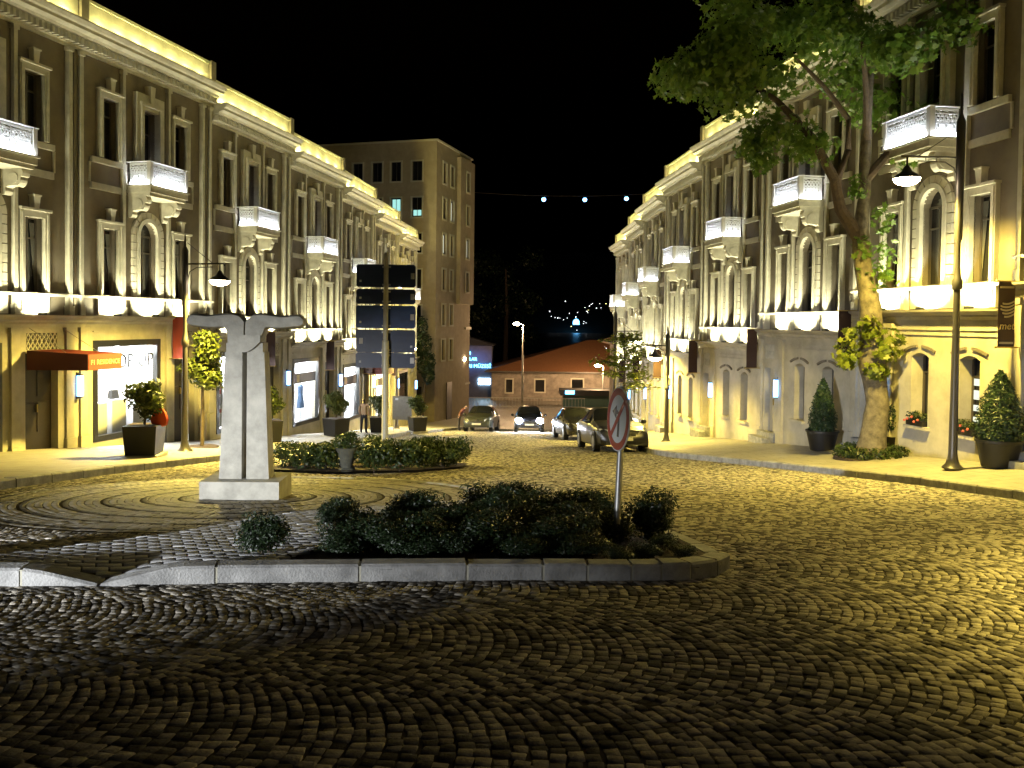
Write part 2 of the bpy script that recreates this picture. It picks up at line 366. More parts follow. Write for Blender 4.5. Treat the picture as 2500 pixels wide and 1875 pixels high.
def setts(Q, hmean, hjit, bev, simple):
    """Q (n,4,2) outlines -> bevelled stones standing on the slope"""
    n = len(Q); c = Q.mean(1, keepdims=True)
    def z(P): return -.1 * P[..., 1]
    top = hmean + RNG.normal(0, hjit, (n, 1)); tilt = RNG.normal(0, .018, (n, 1, 2))
    def ring(P, dz): return np.concatenate([P, (z(P) + dz + ((P - c) * tilt).sum(-1))[..., None]], -1)
    lo = ring(Q, -.05); mid = ring(Q, top - bev * .75); inn = c + (Q - c) * (1 - bev / .042); hi = ring(inn, top)
    quads = lambda a, b: [[a + i, a + (i + 1) % 4, b + (i + 1) % 4, b + i] for i in range(4)]
    if simple: V = np.concatenate([mid, hi], 1); T = np.array(quads(0, 4) + [[4, 5, 6, 7]])
    else: V = np.concatenate([lo, mid, hi], 1); T = np.array(quads(0, 4) + quads(4, 8) + [[8, 9, 10, 11]])
    nv = V.shape[1]; Fc = T[None] + (np.arange(n) * nv)[:, None, None]
    return V.reshape(-1, 3), Fc.reshape(-1, 4), nv, len(T)
def arcs_outlines():
    a = R(-7); ux = np.array((math.cos(a), math.sin(a))); vy = np.array((-math.sin(a), math.cos(a)))
    wid = 1.62; NS = 23; Rr = 1.3; p = .075; out = []     # columns of arcs, every stone a rectangle laid along its arc
    th0 = math.asin(wid / 2 / Rr); th = np.linspace(-th0, th0, NS + 1); tm = (th[:-1] + th[1:]) / 2; ds = Rr * (th[1] - th[0])
    for k in range(-2, 37):
        vc = 1.6 + k * wid; jj = np.arange(-205, 205); off = (k * 37 % 10) / 10 * p
        sh_ = RNG.normal(0, .012, (len(jj), 1)); T = tm[None, :] + sh_ + RNG.normal(0, .006, (len(jj), NS))
        U = jj[:, None] * p + off + Rr * (np.cos(T) - math.cos(th0)) + RNG.normal(0, .005, T.shape); W_ = vc + Rr * np.sin(T)
        hl = ds / 2 * RNG.uniform(.86, 1.0, T.shape); hw = p * np.cos(T) / 2 * RNG.uniform(.84, .97, T.shape); rot = T + RNG.normal(0, .05, T.shape)
        ct, st_ = np.cos(rot), np.sin(rot); tu, tv = -st_, ct; nu, nv = ct, st_     # tangent and normal of the arc in (u, v)
        U = U + .02 * np.sin(W_ * .9 + k); W_ = W_ + .035 * np.sin(U * .55 + 1.3)
        q = np.stack([np.stack([U + a_ * hl * tu + b_ * hw * nu, W_ + a_ * hl * tv + b_ * hw * nv], -1) for a_, b_ in ((-1, -1), (-1, 1), (1, 1), (1, -1))], 2)
        P = q[..., 0:1] * ux + q[..., 1:2] * vy
        out.append(P.reshape(-1, 4, 2))
    return np.concatenate(out)
Q = arcs_outlines(); Cn = Q.mean(1)
keep = (np.abs(Cn[:, 0]) < Cn[:, 1] * .66 + 1.2) & (Cn[:, 1] > 2.3) & (Cn[:, 1] < 56.5)
kl = np.array([interp(LK, y) for y in Cn[:, 1]]); kr = np.array([interp(RK, y) for y in Cn[:, 1]])
keep &= (Cn[:, 0] > kl + .03) & (Cn[:, 0] < kr - .03) & ~in_poly(Cn, ISLAND) & (np.hypot(*(Cn - MC).T) > RING)
HEDGE = np.array([(-5.2, 18.0), (-3.6, 17.5), (-2.0, 18.2), (-1.1, 19.5), (-1.0, 20.6), (-2.2, 21.6), (-4.0, 21.8), (-5.3, 20.8)])
keep &= ~in_poly(Cn, HEDGE)
Q = Q[keep]; Cn = Cn[keep]
Q = Cn[:, None] + (Q - Cn[:, None]) * RNG.uniform(.95, 1.0, (len(Q), 1, 1))
Q += RNG.normal(0, .0025, Q.shape)
tint = RNG.random(len(Q))
# projected place in the frame decides which stones show largest
dz = Cn[:, 1]; sx = Cn[:, 0] / dz * 2100; infr = (np.abs(sx) < 1240) & (((1.4 + .1 * dz) / dz * 2100 + 787) < 1868)
order = np.argsort(np.where(infr, dz, 99)); big = order[:300]; rest = np.setdiff1d(np.arange(len(Q)), big)
for i in big:
    V, Fc, nv, nf = setts(Q[i:i + 1], 0, .003, .006, False)
    link('cobblestone', np_mesh('cobblestone', V, Fc, M['cobble'], np.full(nf, tint[i])), road)
near = rest[dz[rest] < 9]; far = rest[dz[rest] >= 9]
for idx, simple in ((near, False), (far, True)):
    V, Fc, nv, nf = setts(Q[idx], 0, .003, .006, simple)
    o = link('cobblestones', np_mesh('cobblestones', V, Fc, M['cobble'], np.repeat(tint[idx], nf)), road); tag(o, kind='stuff')
# rings of setts round the monument
out = []; rt_ = []; r = .5
k = 0
while r < RING - .1:
    n = max(8, int(2 * math.pi * r / .13)); dr = .1; gap = .028 if k % 5 == 4 else .006
    a = np.arange(n) / n * 2 * math.pi + RNG.random(); da = 2 * math.pi / n * .94
    def pt(rr, aa): return np.stack([MC[0] + rr * np.cos(aa), MC[1] + rr * np.sin(aa)], -1)
    rt_.append(np.where(k % 5 == 4, .0, RNG.uniform(.3, 1, n)))
    out.append(np.stack([pt(r, a), pt(r + dr - gap, a), pt(r + dr - gap, a + da), pt(r, a + da)], 1)[:, ::-1]); r += dr + (.012 if k % 5 == 4 else 0); k += 1
Qr = np.concatenate(out); c = Qr.mean(1); kp_ = ~in_poly(c, ISLAND); Qr = Qr[kp_]; rt_ = np.concatenate(rt_)[kp_]
V, Fc, nv, nf = setts(Qr, 0, .003, .009, True)
o = link('ring_setts', np_mesh('ring_setts', V, Fc, M['ring_sett'], np.repeat(rt_, nf)), road); tag(o, kind='stuff')

for k in range(30):                                        # flush pale edging stones at the outer rim
    a0 = R(-50) + k * R(5.2); a1 = a0 + R(5.0); b = MB(); q = lambda r, a: (MC[0] + r * math.cos(a), MC[1] + r * math.sin(a))
    P4 = [q(RING - .08, a0), q(RING + .06, a0), q(RING + .06, a1), q(RING - .08, a1)]
    if in_poly(np.array([P4[0], P4[2]]), ISLAND).any() or in_poly(np.array([P4[0], P4[2]]), HEDGE).any(): continue
    b.add([(x, y, G(y) + z) for z in (-.04, .012) for x, y in P4], [(4, 5, 6, 7), (0, 1, 5, 4), (1, 2, 6, 5), (2, 3, 7, 6), (3, 0, 4, 7)]); b.build('edging_stone', M['kerb'], road)

# ---------------------------------------------------------------- traffic island in front
def isl_off(x, y):                                         # raised at the kerb, lowered at the ramp, flush at the back
    f = interp2 = np.interp(x, [p[0] for p in IS_FRONT], [p[1] for p in IS_FRONT])
    d = y - f
    ramp = np.clip(np.abs(x + 3.12) / .55, 0, 1)
    h = .115 * np.where(d < .9, ramp + (1 - ramp) * np.clip(d / .9, 0, 1), 1)
    back = np.interp(x, [-6.2, -4.3, -3.5, -2.64, -1.66, -.6], [7.2, 7.9, 9.0, 11.0, 11.75, 12.6])
    return h * np.clip((back - y) / .7, .0, 1) if x < -.6 else h
b = MB()
xs = np.linspace(-6.2, 1.95, 66); ysn = np.linspace(6.3, 12.7, 52)
idx = {}
pts = np.array([(x, y) for y in ysn for x in xs])
ins = in_poly(pts, ISLAND)
fx = [p[0] for p in IS_FRONT]; fy = [p[1] for p in IS_FRONT]
verts = [(x, y, G(y) + isl_off(x, y) - .02) for x, y in pts]
faces = []
nx = len(xs)
for j in range(len(ysn) - 1):
    for i in range(nx - 1):
        q = (j * nx + i, j * nx + i + 1, (j + 1) * nx + i + 1, (j + 1) * nx + i)
        if sum(ins[k] for k in q) >= 3: faces.append(q)
b.v = verts; b.f = faces; b.m = [0] * len(faces)
isl = b.build('traffic_island', M['soil']); tag(isl, kind='structure')
# kerbstones of the island: front run with the dropped ramp, then round the tip and back
def kerb_path():
    P = [Vector((x, y, 0)) for x, y in IS_FRONT + IS_BACK[:5]]; out = []
    for a, c in zip(P, P[1:]):
        n = max(1, int((c - a).length / .05)); out += [a + (c - a) * i / n for i in range(n)]
    out.append(P[-1]); return out
KP = kerb_path(); cum = [0]
for a, c in zip(KP, KP[1:]): cum.append(cum[-1] + (c - a).length)
def kp(s):
    i = max(0, min(len(cum) - 2, int(np.searchsorted(cum, s)) - 1)); t = (s - cum[i]) / max(1e-6, cum[i + 1] - cum[i]); return KP[i] + (KP[i + 1] - KP[i]) * t
def kerb_h(x, y):
    if y > 7.6: return .1
    return .122 * min(1, abs(x + 3.12) / .52) + .012
s = 0
joints = [-5.0, -3.72, -3.12, -2.28, -1.0 - .19, -.33, .3, .62, 1.02, 1.25, 1.5]
sj = [0] + [min(range(len(KP)), key=lambda i: abs(KP[i].x - jx) + 10 * (KP[i].y > 7.1)) for jx in joints]
ss = [cum[i] for i in sj] + [cum[-1] * .0 + cum[min(range(len(KP)), key=lambda i: (KP[i] - Vector((1.78, 7.25, 0))).length)]]
while ss[-1] < cum[-1] - .6: ss.append(ss[-1] + random.uniform(.5, .7))
for s0, s1 in zip(ss, ss[1:]):
    if s1 - s0 < .08: continue
    b = MB(); N = max(2, int((s1 - s0) / .12)); jz = random.uniform(-.006, .006); rows = []
    for i in range(N + 1):
        s_ = s0 + .012 + (s1 - s0 - .024) * i / N; p = kp(s_); d = (kp(s_ + .03) - kp(s_ - .03)).normalized(); n = Vector((-d.y, d.x, 0))
        h = kerb_h(p.x, p.y) + jz * min(1, abs(p.x + 3.12)); z = G(p.y)
        rows.append([p + n * q + Vector((0, 0, z + hh)) for q, hh in ((0, -.1), (0, h - .018), (.02, h), (.16, h + .002), (.16, -.1))])
    m_ = 5
    for r_ in rows: b.v += [tuple(p) for p in r_]
    for i in range(N):
        for k in range(m_):
            b.f.append((i * m_ + k, i * m_ + (k + 1) % m_, (i + 1) * m_ + (k + 1) % m_, (i + 1) * m_ + k)[::-1]); b.m.append(0)
    b.f += [tuple(range(m_)), tuple(range(N * m_ + m_ - 1, N * m_ - 1, -1))]; b.m += [0, 0]
    b.build('kerbstone', M['kerb'], isl)
for s_ in ss[1:-1]:
    p = kp(s_)
    if p.y > 7.3 or abs(p.x + 3.12) < .3: continue
    d = (kp(s_ + .03) - kp(s_ - .03)).normalized(); n = Vector((-d.y, d.x, 0)); h = kerb_h(p.x, p.y) - .012
    b = MB().box(-.028, .028, .006, .15, -.1, h); Mx = Matrix.Translation((p.x, p.y, G(p.y))) @ Matrix(((d.x, n.x, 0, 0), (d.y, n.y, 0, 0), (0, 0, 1, 0), (0, 0, 0, 1)))
    b.xf(Mx).build('mortar_joint', M['mortar'], isl)
# pale pavers on the strip: every block its own piece
BEDL = np.array([(-2.2, 6.6), (-2.02, 6.85), (-1.75, 7.6), (-1.2, 8.6), (-.6, 9.6), (.2, 10.6), (3, 10.6), (3, 6)])
pv = []; row = 0; y = 6.42
ang = R(24); ca, sa = math.cos(ang), math.sin(ang)
for rI in range(-40, 90):
    for cI in range(-40, 60):
        lx = cI * .2 + (rI % 2) * .1; ly = rI * .1
        x = -3.1 + ca * lx - sa * ly; y = 6.6 + sa * lx + ca * ly
        pv.append((x, y))
pv = np.array(pv); f_ = np.interp(pv[:, 0], fx, fy)
bk = np.interp(pv[:, 0], [-6.2, -4.3, -3.5, -2.64, -1.66, -.6], [7.2, 7.9, 9.0, 11.0, 11.75, 12.6])
ok = in_poly(pv, ISLAND) & (pv[:, 1] > f_ + .22) & ~in_poly(pv, BEDL) & (pv[:, 1] < bk - .02)
pv = pv[ok]; pv = pv[np.argsort(pv[:, 1])]
sxp = pv[:, 0] / pv[:, 1] * 2100
vis = np.abs(sxp) < 1260; pv = np.concatenate([pv[vis], pv[~vis]])
def paver_geo(c):
    hw, hd = .094, .045
    L = [(-hw, -hd), (hw, -hd), (hw, hd), (-hw, hd)]; t = random.gauss(0, .0015)
    def P(l, k, dz):
        x = c[0] + ca * l[0] * k - sa * l[1] * k; y = c[1] + sa * l[0] * k + ca * l[1] * k
        return (x, y, G(y) + float(isl_off(x, y)) + dz + t)
    return [P(l, 1, -.03) for l in L] + [P(l, 1, -.004) for l in L] + [P(l, .93, 0) for l in L]
PF = [[i, (i + 1) % 4, 4 + (i + 1) % 4, 4 + i] for i in range(4)] + [[4 + i, 4 + (i + 1) % 4, 8 + (i + 1) % 4, 8 + i] for i in range(4)] + [[8, 9, 10, 11]]
for c in pv[:300]:
    link('paver', np_mesh('paver', np.array(paver_geo(c)), np.array(PF), M['paver'], np.full(9, random.random())), isl)
if len(pv) > 300:
    V = np.concatenate([paver_geo(c) for c in pv[300:]]); Fq = np.concatenate([np.array(PF) + 12 * i for i in range(len(pv) - 300)])
    tag(link('pavers', np_mesh('pavers', V, Fq, M['paver'], np.repeat(RNG.random(len(pv) - 300), 9)), isl), kind='stuff')
# hedge bed behind the monument
b = MB(); b.v = [(x, y, G(y) + .05) for x, y in HEDGE]; b.f = [tuple(range(len(HEDGE)))]; b.m = [0]
tag(b.build('planting_bed', M['soil']), kind='structure')

# ---------------------------------------------------------------- row houses (x runs near -> far along the street, -y faces the street, z = 0 at the first-floor sill)
W = 5.85
def wall_holes(b, x0, x1, z0, z1, holes, y=0, depth=.25, m=0):
    xs = sorted({x0, x1, *[h[0] for h in holes], *[h[1] for h in holes]}); zs = sorted({z0, z1, *[h[2] for h in holes], *[h[3] for h in holes]})
    for i in range(len(xs) - 1):
        for k in range(len(zs) - 1):
            cx, cz = (xs[i] + xs[i + 1]) / 2, (zs[k] + zs[k + 1]) / 2
            if any(h[0] < cx < h[1] and h[2] < cz < h[3] for h in holes): continue
            b.add([(xs[i], y, zs[k]), (xs[i + 1], y, zs[k]), (xs[i + 1], y, zs[k + 1]), (xs[i], y, zs[k + 1])], [(0, 1, 2, 3)], m)
    for h in holes:
        a, c, lo, hi = h[:4]; d = y + depth; top = hi
        if len(h) > 4:                               # arched head: spandrels and curved soffit
            rise = h[4]; n = 12; sp = hi - rise; cx = (a + c) / 2; hw = (c - a) / 2
            rr = (hw * hw + rise * rise) / (2 * rise); t0 = math.asin(min(1, hw / rr)) if rise < hw * .999 else math.pi / 2
            arc = [(cx + rr * math.sin(-t0 + 2 * t0 * i / n), hi - rr + rr * math.cos(-t0 + 2 * t0 * i / n)) for i in range(n + 1)]
            for i in range(n):
                (xa, za), (xb, zb) = arc[i], arc[i + 1]
                b.add([(xa, y, za), (xb, y, zb), (xb, y, hi), (xa, y, hi)], [(0, 1, 2, 3)], m)
                b.add([(xa, y, za), (xb, y, zb), (xb, d, zb), (xa, d, za)], [(3, 2, 1, 0)], m)
            top = sp
        else: b.add([(a, y, hi), (c, y, hi), (c, d, hi), (a, d, hi)], [(3, 2, 1, 0)], m)
        b.add([(a, y, lo), (a, d, lo), (a, d, top), (a, y, top)], [(3, 2, 1, 0)], m)
        b.add([(c, y, lo), (c, d, lo), (c, d, top), (c, y, top)], [(0, 1, 2, 3)], m)
        b.add([(a, y, lo), (c, y, lo), (c, d, lo), (a, d, lo)], [(0, 1, 2, 3)], m)
def bar(b, x0, z0, x1, z1, wd, y0, y1, m=0):          # flat bar in the xz plane
    d = Vector((x1 - x0, z1 - z0)); L = d.length; d /= L; n = Vector((-d.y, d.x)) * wd / 2
    b.prism([(x0 - n.x, z0 - n.y), (x1 - n.x, z1 - n.y), (x1 + n.x, z1 + n.y), (x0 + n.x, z0 + n.y)], y0, y1, 'y', m)
def railing_panel(L, H=.62):                           # cast iron, in local x 0..L, z 0..H, thin in y
    b = MB(); n = max(2, round(L / .2)); c = L / n; y0, y1 = -.012, .012
    b.box(0, L, -.02, .02, H - .05, H); b.box(0, L, -.016, .016, H - .13, H - .105); b.box(0, L, y0, y1, 0, .13)
    b.box(0, .03, y0, y1, .13, H - .05); b.box(L - .03, L, y0, y1, .13, H - .05)
    for i in range(n):
        x = i * c; mx = x + c / 2
        bar(b, x, H - .11, x + c / 2, H - .06, .016, y0, y1); bar(b, x + c / 2, H - .06, x + c, H - .11, .016, y0, y1)
        bar(b, x, H - .14, mx, H - .28, .026, y0, y1); bar(b, mx, H - .14 - .01, mx, H - .13, .03, y0, y1)
        bar(b, x + c, H - .14, mx, H - .28, .026, y0, y1); bar(b, x, H - .28, mx, H - .14, .026, y0, y1); bar(b, x + c, H - .28, mx, H - .14, .026, y0, y1)
        for xx in (x + .03, mx - .03, mx + .03, x + c - .03): b.box(xx - .011, xx + .011, y0, y1, .13, H - .26)
        b.box(x, x + .02, y0, y1, .13, .3); b.box(x + c - .02, x + c, y0, y1, .13, .3)
        b.box(x, x + c, y0, y1, .28, .31); b.box(mx - .045, mx + .045, y0, y1, .13, .2)
    return b
def window_set(specs, name, cx, w, z0, z1, y, arch=0, mull=True, flip=False):
    """frame and pane as sub-parts' meshes; returns list entries (name, mesh, parent index)"""
    f = MB(); hw = w / 2; t = .055
    zt = z1 - (arch or 0)
    f.box(cx - hw, cx - hw + t, y, y + .06, z0, zt); f.box(cx + hw - t, cx + hw, y, y + .06, z0, zt); f.box(cx - hw + t, cx + hw - t, y, y + .06, z0, z0 + t)
    f.box(cx - hw + t, cx + hw - t, y, y + .06, zt - t / 2, zt + t / 2 if arch else zt)
    if mull: f.box(cx - .022, cx + .022, y - .004, y + .05, z0 + t, zt - t / 2); f.box(cx - hw + t, cx + hw - t, y + .003, y + .05, z0 + (zt - z0) * .72, z0 + (zt - z0) * .72 + .04)
    p = MB(); p.box(cx - hw - .01, cx + hw + .01, y + .035, y + .045, z0 - .01, z1 + .02)
    i = len(specs); specs.append((name, f.mesh(name, M['frame'], flip=flip), None)); specs.append(('pane', p.mesh('pane', M['dark_glass'], flip=flip), i))
def house_specs(flip, shop):
    S = []
    def P(name, b, mt, parent=None, smooth=False):
        S.append((name, b.mesh(name, mt, smooth, flip), parent)); return len(S) - 1
    c1, c2, c3 = .17 * W, .45 * W, .71 * W; ww = .62
    A_R, A_W = .40, .80
    up = [(c1 - ww / 2, c1 + ww / 2, 0, 1.87), (c3 - ww / 2, c3 + ww / 2, 0, 1.87), (c2 - A_R, c2 + A_R, 0, 2.23, A_R),
          (c1 - ww / 2, c1 + ww / 2, 3.8, 5.45), (c3 - ww / 2, c3 + ww / 2, 3.8, 5.45), (c2 - .36, c2 + .36, 3.22, 5.5)]
    b = MB(); wall_holes(b, 0, W, -.56, 7.0, up, 0, .24)
    b.add([(0, 0, -6), (0, 9, -6), (0, 9, 7), (0, 0, 7)], [(3, 2, 1, 0)]); b.add([(W, 0, -6), (W, 9, -6), (W, 9, 7), (W, 0, 7)], [(0, 1, 2, 3)])
    b.add([(0, .1, 7), (W, .1, 7), (W, 9, 7), (0, 9, 7)], [(0, 1, 2, 3)]); b.add([(0, 9, -6), (W, 9, -6), (W, 9, 7), (0, 9, 7)], [(3, 2, 1, 0)])
    P('wall', b, M['stucco'])
    # windows with surrounds, keystones
    for cx, z0, z1 in ((c1, 0, 1.87), (c3, 0, 1.87), (c1, 3.8, 5.45), (c3, 3.8, 5.45)):
        window_set(S, 'window', cx, ww, z0, z1, .15, flip=flip); wi = len(S) - 2
        b = MB(); h = ww / 2; j = .15
        b.box(cx - h - j, cx - h, -.11, .03, z0, z1); b.box(cx + h, cx + h + j, -.11, .03, z0, z1); b.box(cx - h - j, cx + h + j, -.11, .03, z1, z1 + .16)
        b.box(cx - h - j + .03, cx - h - .06, -.135, -.11, z0, z1 + .1); b.box(cx + h + .06, cx + h + j - .03, -.135, -.11, z0, z1 + .1)
        b.box(cx - h - j - .03, cx + h + j + .03, -.17, .03, z1 + .16, z1 + .22)
        P('surround', b, M['trim'], wi)
        b = MB().frustum((cx, -.07, z1 + .222), .07, .085, .3, .1, .1); b.box(cx - .125, cx + .125, -.19, .03, z1 + .522, z1 + .56); P('keystone', b, M['trim'], wi)
        if z0 > 3:
            b = MB().box(cx - .72, cx + .66, -.09, .02, 3.62, 3.77); P('sill', b, M['trim'], wi)
            b = MB().box(cx - .72, cx + .66, -.06, .02, 2.9, 3.08); P('band', b, M['trim'])
            P('panel_edge', MB().box(cx - .78, cx - .72, -.04, .02, 3.08, 3.62), M['trim']); P('panel_edge', MB().box(cx + .66, cx + .72, -.04, .02, 3.08, 3.62), M['trim'])
        else:
            P('curtain', MB().prism([(cx - .25, .1), (cx - .1, 1.75), (cx - .25, 1.75)], .165, .17, 'y'), M['curtain'], wi); P('curtain', MB().prism([(cx + .25, .1), (cx + .25, 1.75), (cx + .08, 1.75)], .165, .17, 'y'), M['curtain'], wi)
            b = MB().box(cx - .48, cx + .48, -.07, .02, -.52, -.075); b.box(cx - .4, cx + .4, -.085, -.07, -.45, -.15); P('apron', b, M['trim'], wi)
    # tall middle window above the balcony
    window_set(S, 'balcony_door', c2, .72, 3.22, 5.5, .15, flip=flip); wi = len(S) - 2
    b = MB(); b.box(c2 - .62, c2 - .36, -.14, .03, 3.22, 5.95); b.box(c2 + .36, c2 + .62, -.14, .03, 3.22, 5.95); b.box(c2 - .36, c2 + .36, -.14, .03, 5.5, 5.95)
    b.box(c2 - .46, c2 - .36, -.2, -.14, 3.22, 5.6); b.box(c2 + .36, c2 + .46, -.2, -.14, 3.22, 5.6); b.box(c2 - .5, c2 + .5, -.22, -.14, 5.6, 5.7)
    P('surround', b, M['trim'], wi)
    b = MB().frustum((c2, -.1, 5.72), .08, .1, .5, .11, .12); P('keystone', b, M['trim'], wi)
    # arched first-floor window
    window_set(S, 'arched_window', c2, A_W, 0, 2.23, .15, arch=A_R, flip=flip); wi = len(S) - 2
    b = MB(); zs = 1.83
    b.box(c2 - .52, c2 - .40, -.1, .03, 0, zs); b.box(c2 + .40, c2 + .52, -.1, .03, 0, zs)
    n = 14
    for i in range(n):
        a0, a1 = math.pi * i / n, math.pi * (i + 1) / n
        q = lambda r, a: (c2 + r * math.cos(a), zs + r * math.sin(a))
        b.prism([q(.40, a0), q(.52, a0), q(.52, a1), q(.40, a1)], -.1, .03, 'y')
    P('arch_moulding', b, M['trim'], wi)
    hs = zs / 8
    for sgn in (-1, 1):
        for i in range(8):
            x0, x1 = sorted((c2 + sgn * .53, c2 + sgn * .70)); P('arch_stone', MB().box(x0, x1, -.075, .02, i * hs + .012, (i + 1) * hs - .012), M['voussoir'], wi)
    for i in range(9):
        a0, a1 = math.pi * i / 9 + .02, math.pi * (i + 1) / 9 - .02; am = (a0 + a1) / 2
        q = lambda r, a: (c2 + r * math.cos(a), zs + r * math.sin(a))
        P('arch_stone', MB().prism([q(.53, a0), q(.70, a0), q(.70, am), q(.70, a1), q(.53, a1), q(.53, am)], -.075, .02, 'y'), M['voussoir'], wi)
    b = MB().box(c2 - .72, c2 + .72, -.07, .02, -.52, -.075); P('apron', b, M['trim'], wi)
    # pilasters
    for x, wd, dp in ((.262 * W, .11, .1), (.612 * W, .11, .1), (.905 * W, .12, .14), (.972 * W, .12, .14)):
        b = MB().box(x - wd / 2, x + wd / 2, -dp, .02, -.54, 6.42); b.box(x - wd / 2 - .03, x + wd / 2 + .03, -dp - .03, .02, 6.3, 6.4); b.box(x - wd / 2 - .03, x + wd / 2 + .03, -dp - .03, .02, -.54, -.3)
        P('pilaster', b, M['trim'] if dp < .12 else M['trim'])
    b = MB().box(.93 * W, .95 * W, -.1, .02, -.54, 6.42); P('pilaster', b, M['stucco'])
    # sill course, ground-floor cornice, main cornice, dentils, parapet
    P('sill_course', MB().prism([(.02, -.07), (-.12, -.07), (-.15, -.03), (-.15, .0), (.02, .0)], 0, W, 'x'), M['trim'])
    P('ground_cornice', MB().prism([(.02, -.84), (-.1, -.84), (-.1, -.78), (-.17, -.72), (-.17, -.68), (-.34, -.6), (-.36, -.55), (.02, -.55)], -.01, W + .01, 'x'), M['ground_wall'])
    P('cornice', MB().prism([(.02, 6.43), (-.07, 6.43), (-.07, 6.5), (-.12, 6.52), (-.12, 6.72), (-.3, 6.74), (-.33, 6.8), (-.5, 6.84), (-.5, 6.92), (-.56, 6.95), (-.62, 7.04), (-.62, 7.08), (.02, 7.08)], 0, W + .04, 'x'), M['trim'])
    nd = 34; step = W / nd
    for i in range(nd): P('dentil', MB().box(i * step + .04, i * step + .125, -.29, -.118, 6.53, 6.7), M['trim'])
    P('parapet', MB().box(.1, W - .28, -.12, .06, 7.081, 7.78).box(.07, W - .25, -.17, .09, 7.78, 7.86), M['parapet'])
    P('parapet_pier', MB().box(W - .24, W + .03, -.2, .09, 7.081, 7.9), M['stucco'])
    # balcony
    x0, x1, pr = .30 * W, .60 * W, .78
    b = MB().box(x0, x1, -pr, .02, 3.0, 3.2); b.box(x0 + .04, x1 - .04, -pr + .05, .02, 2.9, 3.0); b.box(x0 - .04, x1 + .04, -pr - .05, .02, 3.17, 3.215)
    bi = P('balcony', b, M['trim'])
    for xc in (x0 + .17, x1 - .17):
        n = 16; pts = [(.01, 2.3), (-.1, 2.3), (-.14, 2.38), (-.12, 2.46), (-.2, 2.5)]
        pts += [(-.36 + .19 * math.cos(a), 2.68 + .19 * math.sin(a)) for a in [R(235 + k * 15) - 2 * math.pi for k in range(0, 1)]]
        pts += [(-.36 + .2 * math.cos(R(250 - k * 20)), 2.67 + .2 * math.sin(R(250 - k * 20))) for k in range(0, 5)]
        pts += [(-.6, 2.72), (-.62, 2.8), (-.58, 2.9), (.01, 2.9)]
        b = MB().prism(pts, xc - .11, xc + .11, 'x')
        for sx in (-1, 1):
            xa, xb = sorted((xc + sx * .11, xc + sx * .135)); cyl = [(-.36 + .13 * math.cos(2 * math.pi * k / 14), 2.68 + .13 * math.sin(2 * math.pi * k / 14)) for k in range(14)]; b.prism(cyl, xa, xb, 'x')
        P('console', b, M['trim'], bi)
    ft = railing_panel(x1 - x0 - .24); P('railing', ft.xf(Matrix.Translation((x0 + .12, -pr + .04, 3.215))), M['white_iron'], bi)
    for xx in (x0 + .035, x1 - .035):
        sd = railing_panel(pr - .2); P('railing', sd.xf(Matrix.Translation((xx, -pr + .12, 3.215)) @ Matrix.Rotation(R(90), 4, 'Z')), M['white_iron'], bi)
    for xx in (x0 + .06, x1 - .06): P('post', MB().box(xx - .06, xx + .06, -pr - .0, -pr + .12, 3.215, 3.86), M['trim'], bi)
    P('handrail', MB().box(x0 - .02, x1 + .02, -pr - .03, -pr + .1, 3.862, 3.885).box(x0 - .02, x0 + .09, -pr + .1, 0, 3.862, 3.885).box(x1 - .09, x1 + .02, -pr + .1, 0, 3.862, 3.885), M['white_iron'], bi)
    # flood lamps standing on the ground-floor cornice
    for cx in (c1, c2, c3):
        b = MB().box(cx - .09, cx + .09, -.36, -.25, -.55, -.49); P('floodlight', b, M['plastic'])
    # ground floor
    gy = -.07
    if shop:
        hs_ = [(.35, 3.1, -3.95, -1.24), (.66 * W, .84 * W, -6.0, -1.5), (.665 * W, .835 * W, -1.42, -1.0)]
    else:
        hs_ = [(.21 * W - .32, .21 * W + .32, -3.25, -1.55, .1), (.50 * W - .32, .50 * W + .32, -3.25, -1.55, .1), (.79 * W, .925 * W, -6.0, -1.8), (.80 * W, .915 * W, -1.5, -1.02)]
    b = MB(); wall_holes(b, 0, W, -6.0, -.8, hs_, gy, .42 if not shop else .3); P('ground_floor_wall', b, M['ground_wall'])
    if not shop: b2 = .955 * W
    for x in ((.60 * W, .90 * W, .985 * W) if shop else (.70 * W, .965 * W)):
        b = MB().box(x - .13, x + .13, gy - .07, gy + .02, -6, -.86); b.box(x - .17, x + .17, gy - .1, gy + .02, -.98, -.86); b.box(x - .16, x + .16, gy - .11, gy + .02, -6, -3.75); P('pilaster', b, M['ground_wall'])
    for zz in (-.98, -1.1) if not shop else (-.96,):
        P('moulding', MB().box(.05 * W, .55 * W if shop else .66 * W, gy - .035, gy + .02, zz - .03, zz), M['ground_wall'])
    dx0, dx1 = (.66 * W, .84 * W) if shop else (.79 * W, .925 * W)
    b = MB().box(dx0 + .002, dx1 - .002, gy + .22, gy + .28, -6, -1.5 if shop else -1.8)
    di = P('door', b, M['door_dark'] if shop else M['door_cream'])
    b = MB()
    for k in range(2):
        xa = dx0 + .06 + k * (dx1 - dx0) / 2; xb = xa + (dx1 - dx0) / 2 - .12
        b.box(xa, xb, gy + .2, gy + .225, -2.6, -1.95); b.box(xa, xb, gy + .2, gy + .225, -3.5, -2.75)
    P('door_panel', b, M['door_dark'] if shop else M['door_cream'], di)
    P('handle', MB().box((dx0 + dx1) / 2 - .02, (dx0 + dx1) / 2 + .02, gy + .14, gy + .2, -3.0, -2.8), M['brass'], di)
    gx0, gx1, gz0, gz1 = (.665 * W, .835 * W, -1.42, -1.0) if shop else (.80 * W, .915 * W, -1.5, -1.02)
    b = MB().box(gx0, gx1, gy + .12, gy + .14, gz0, gz1); gi = P('grille_back', b, M['frame'])
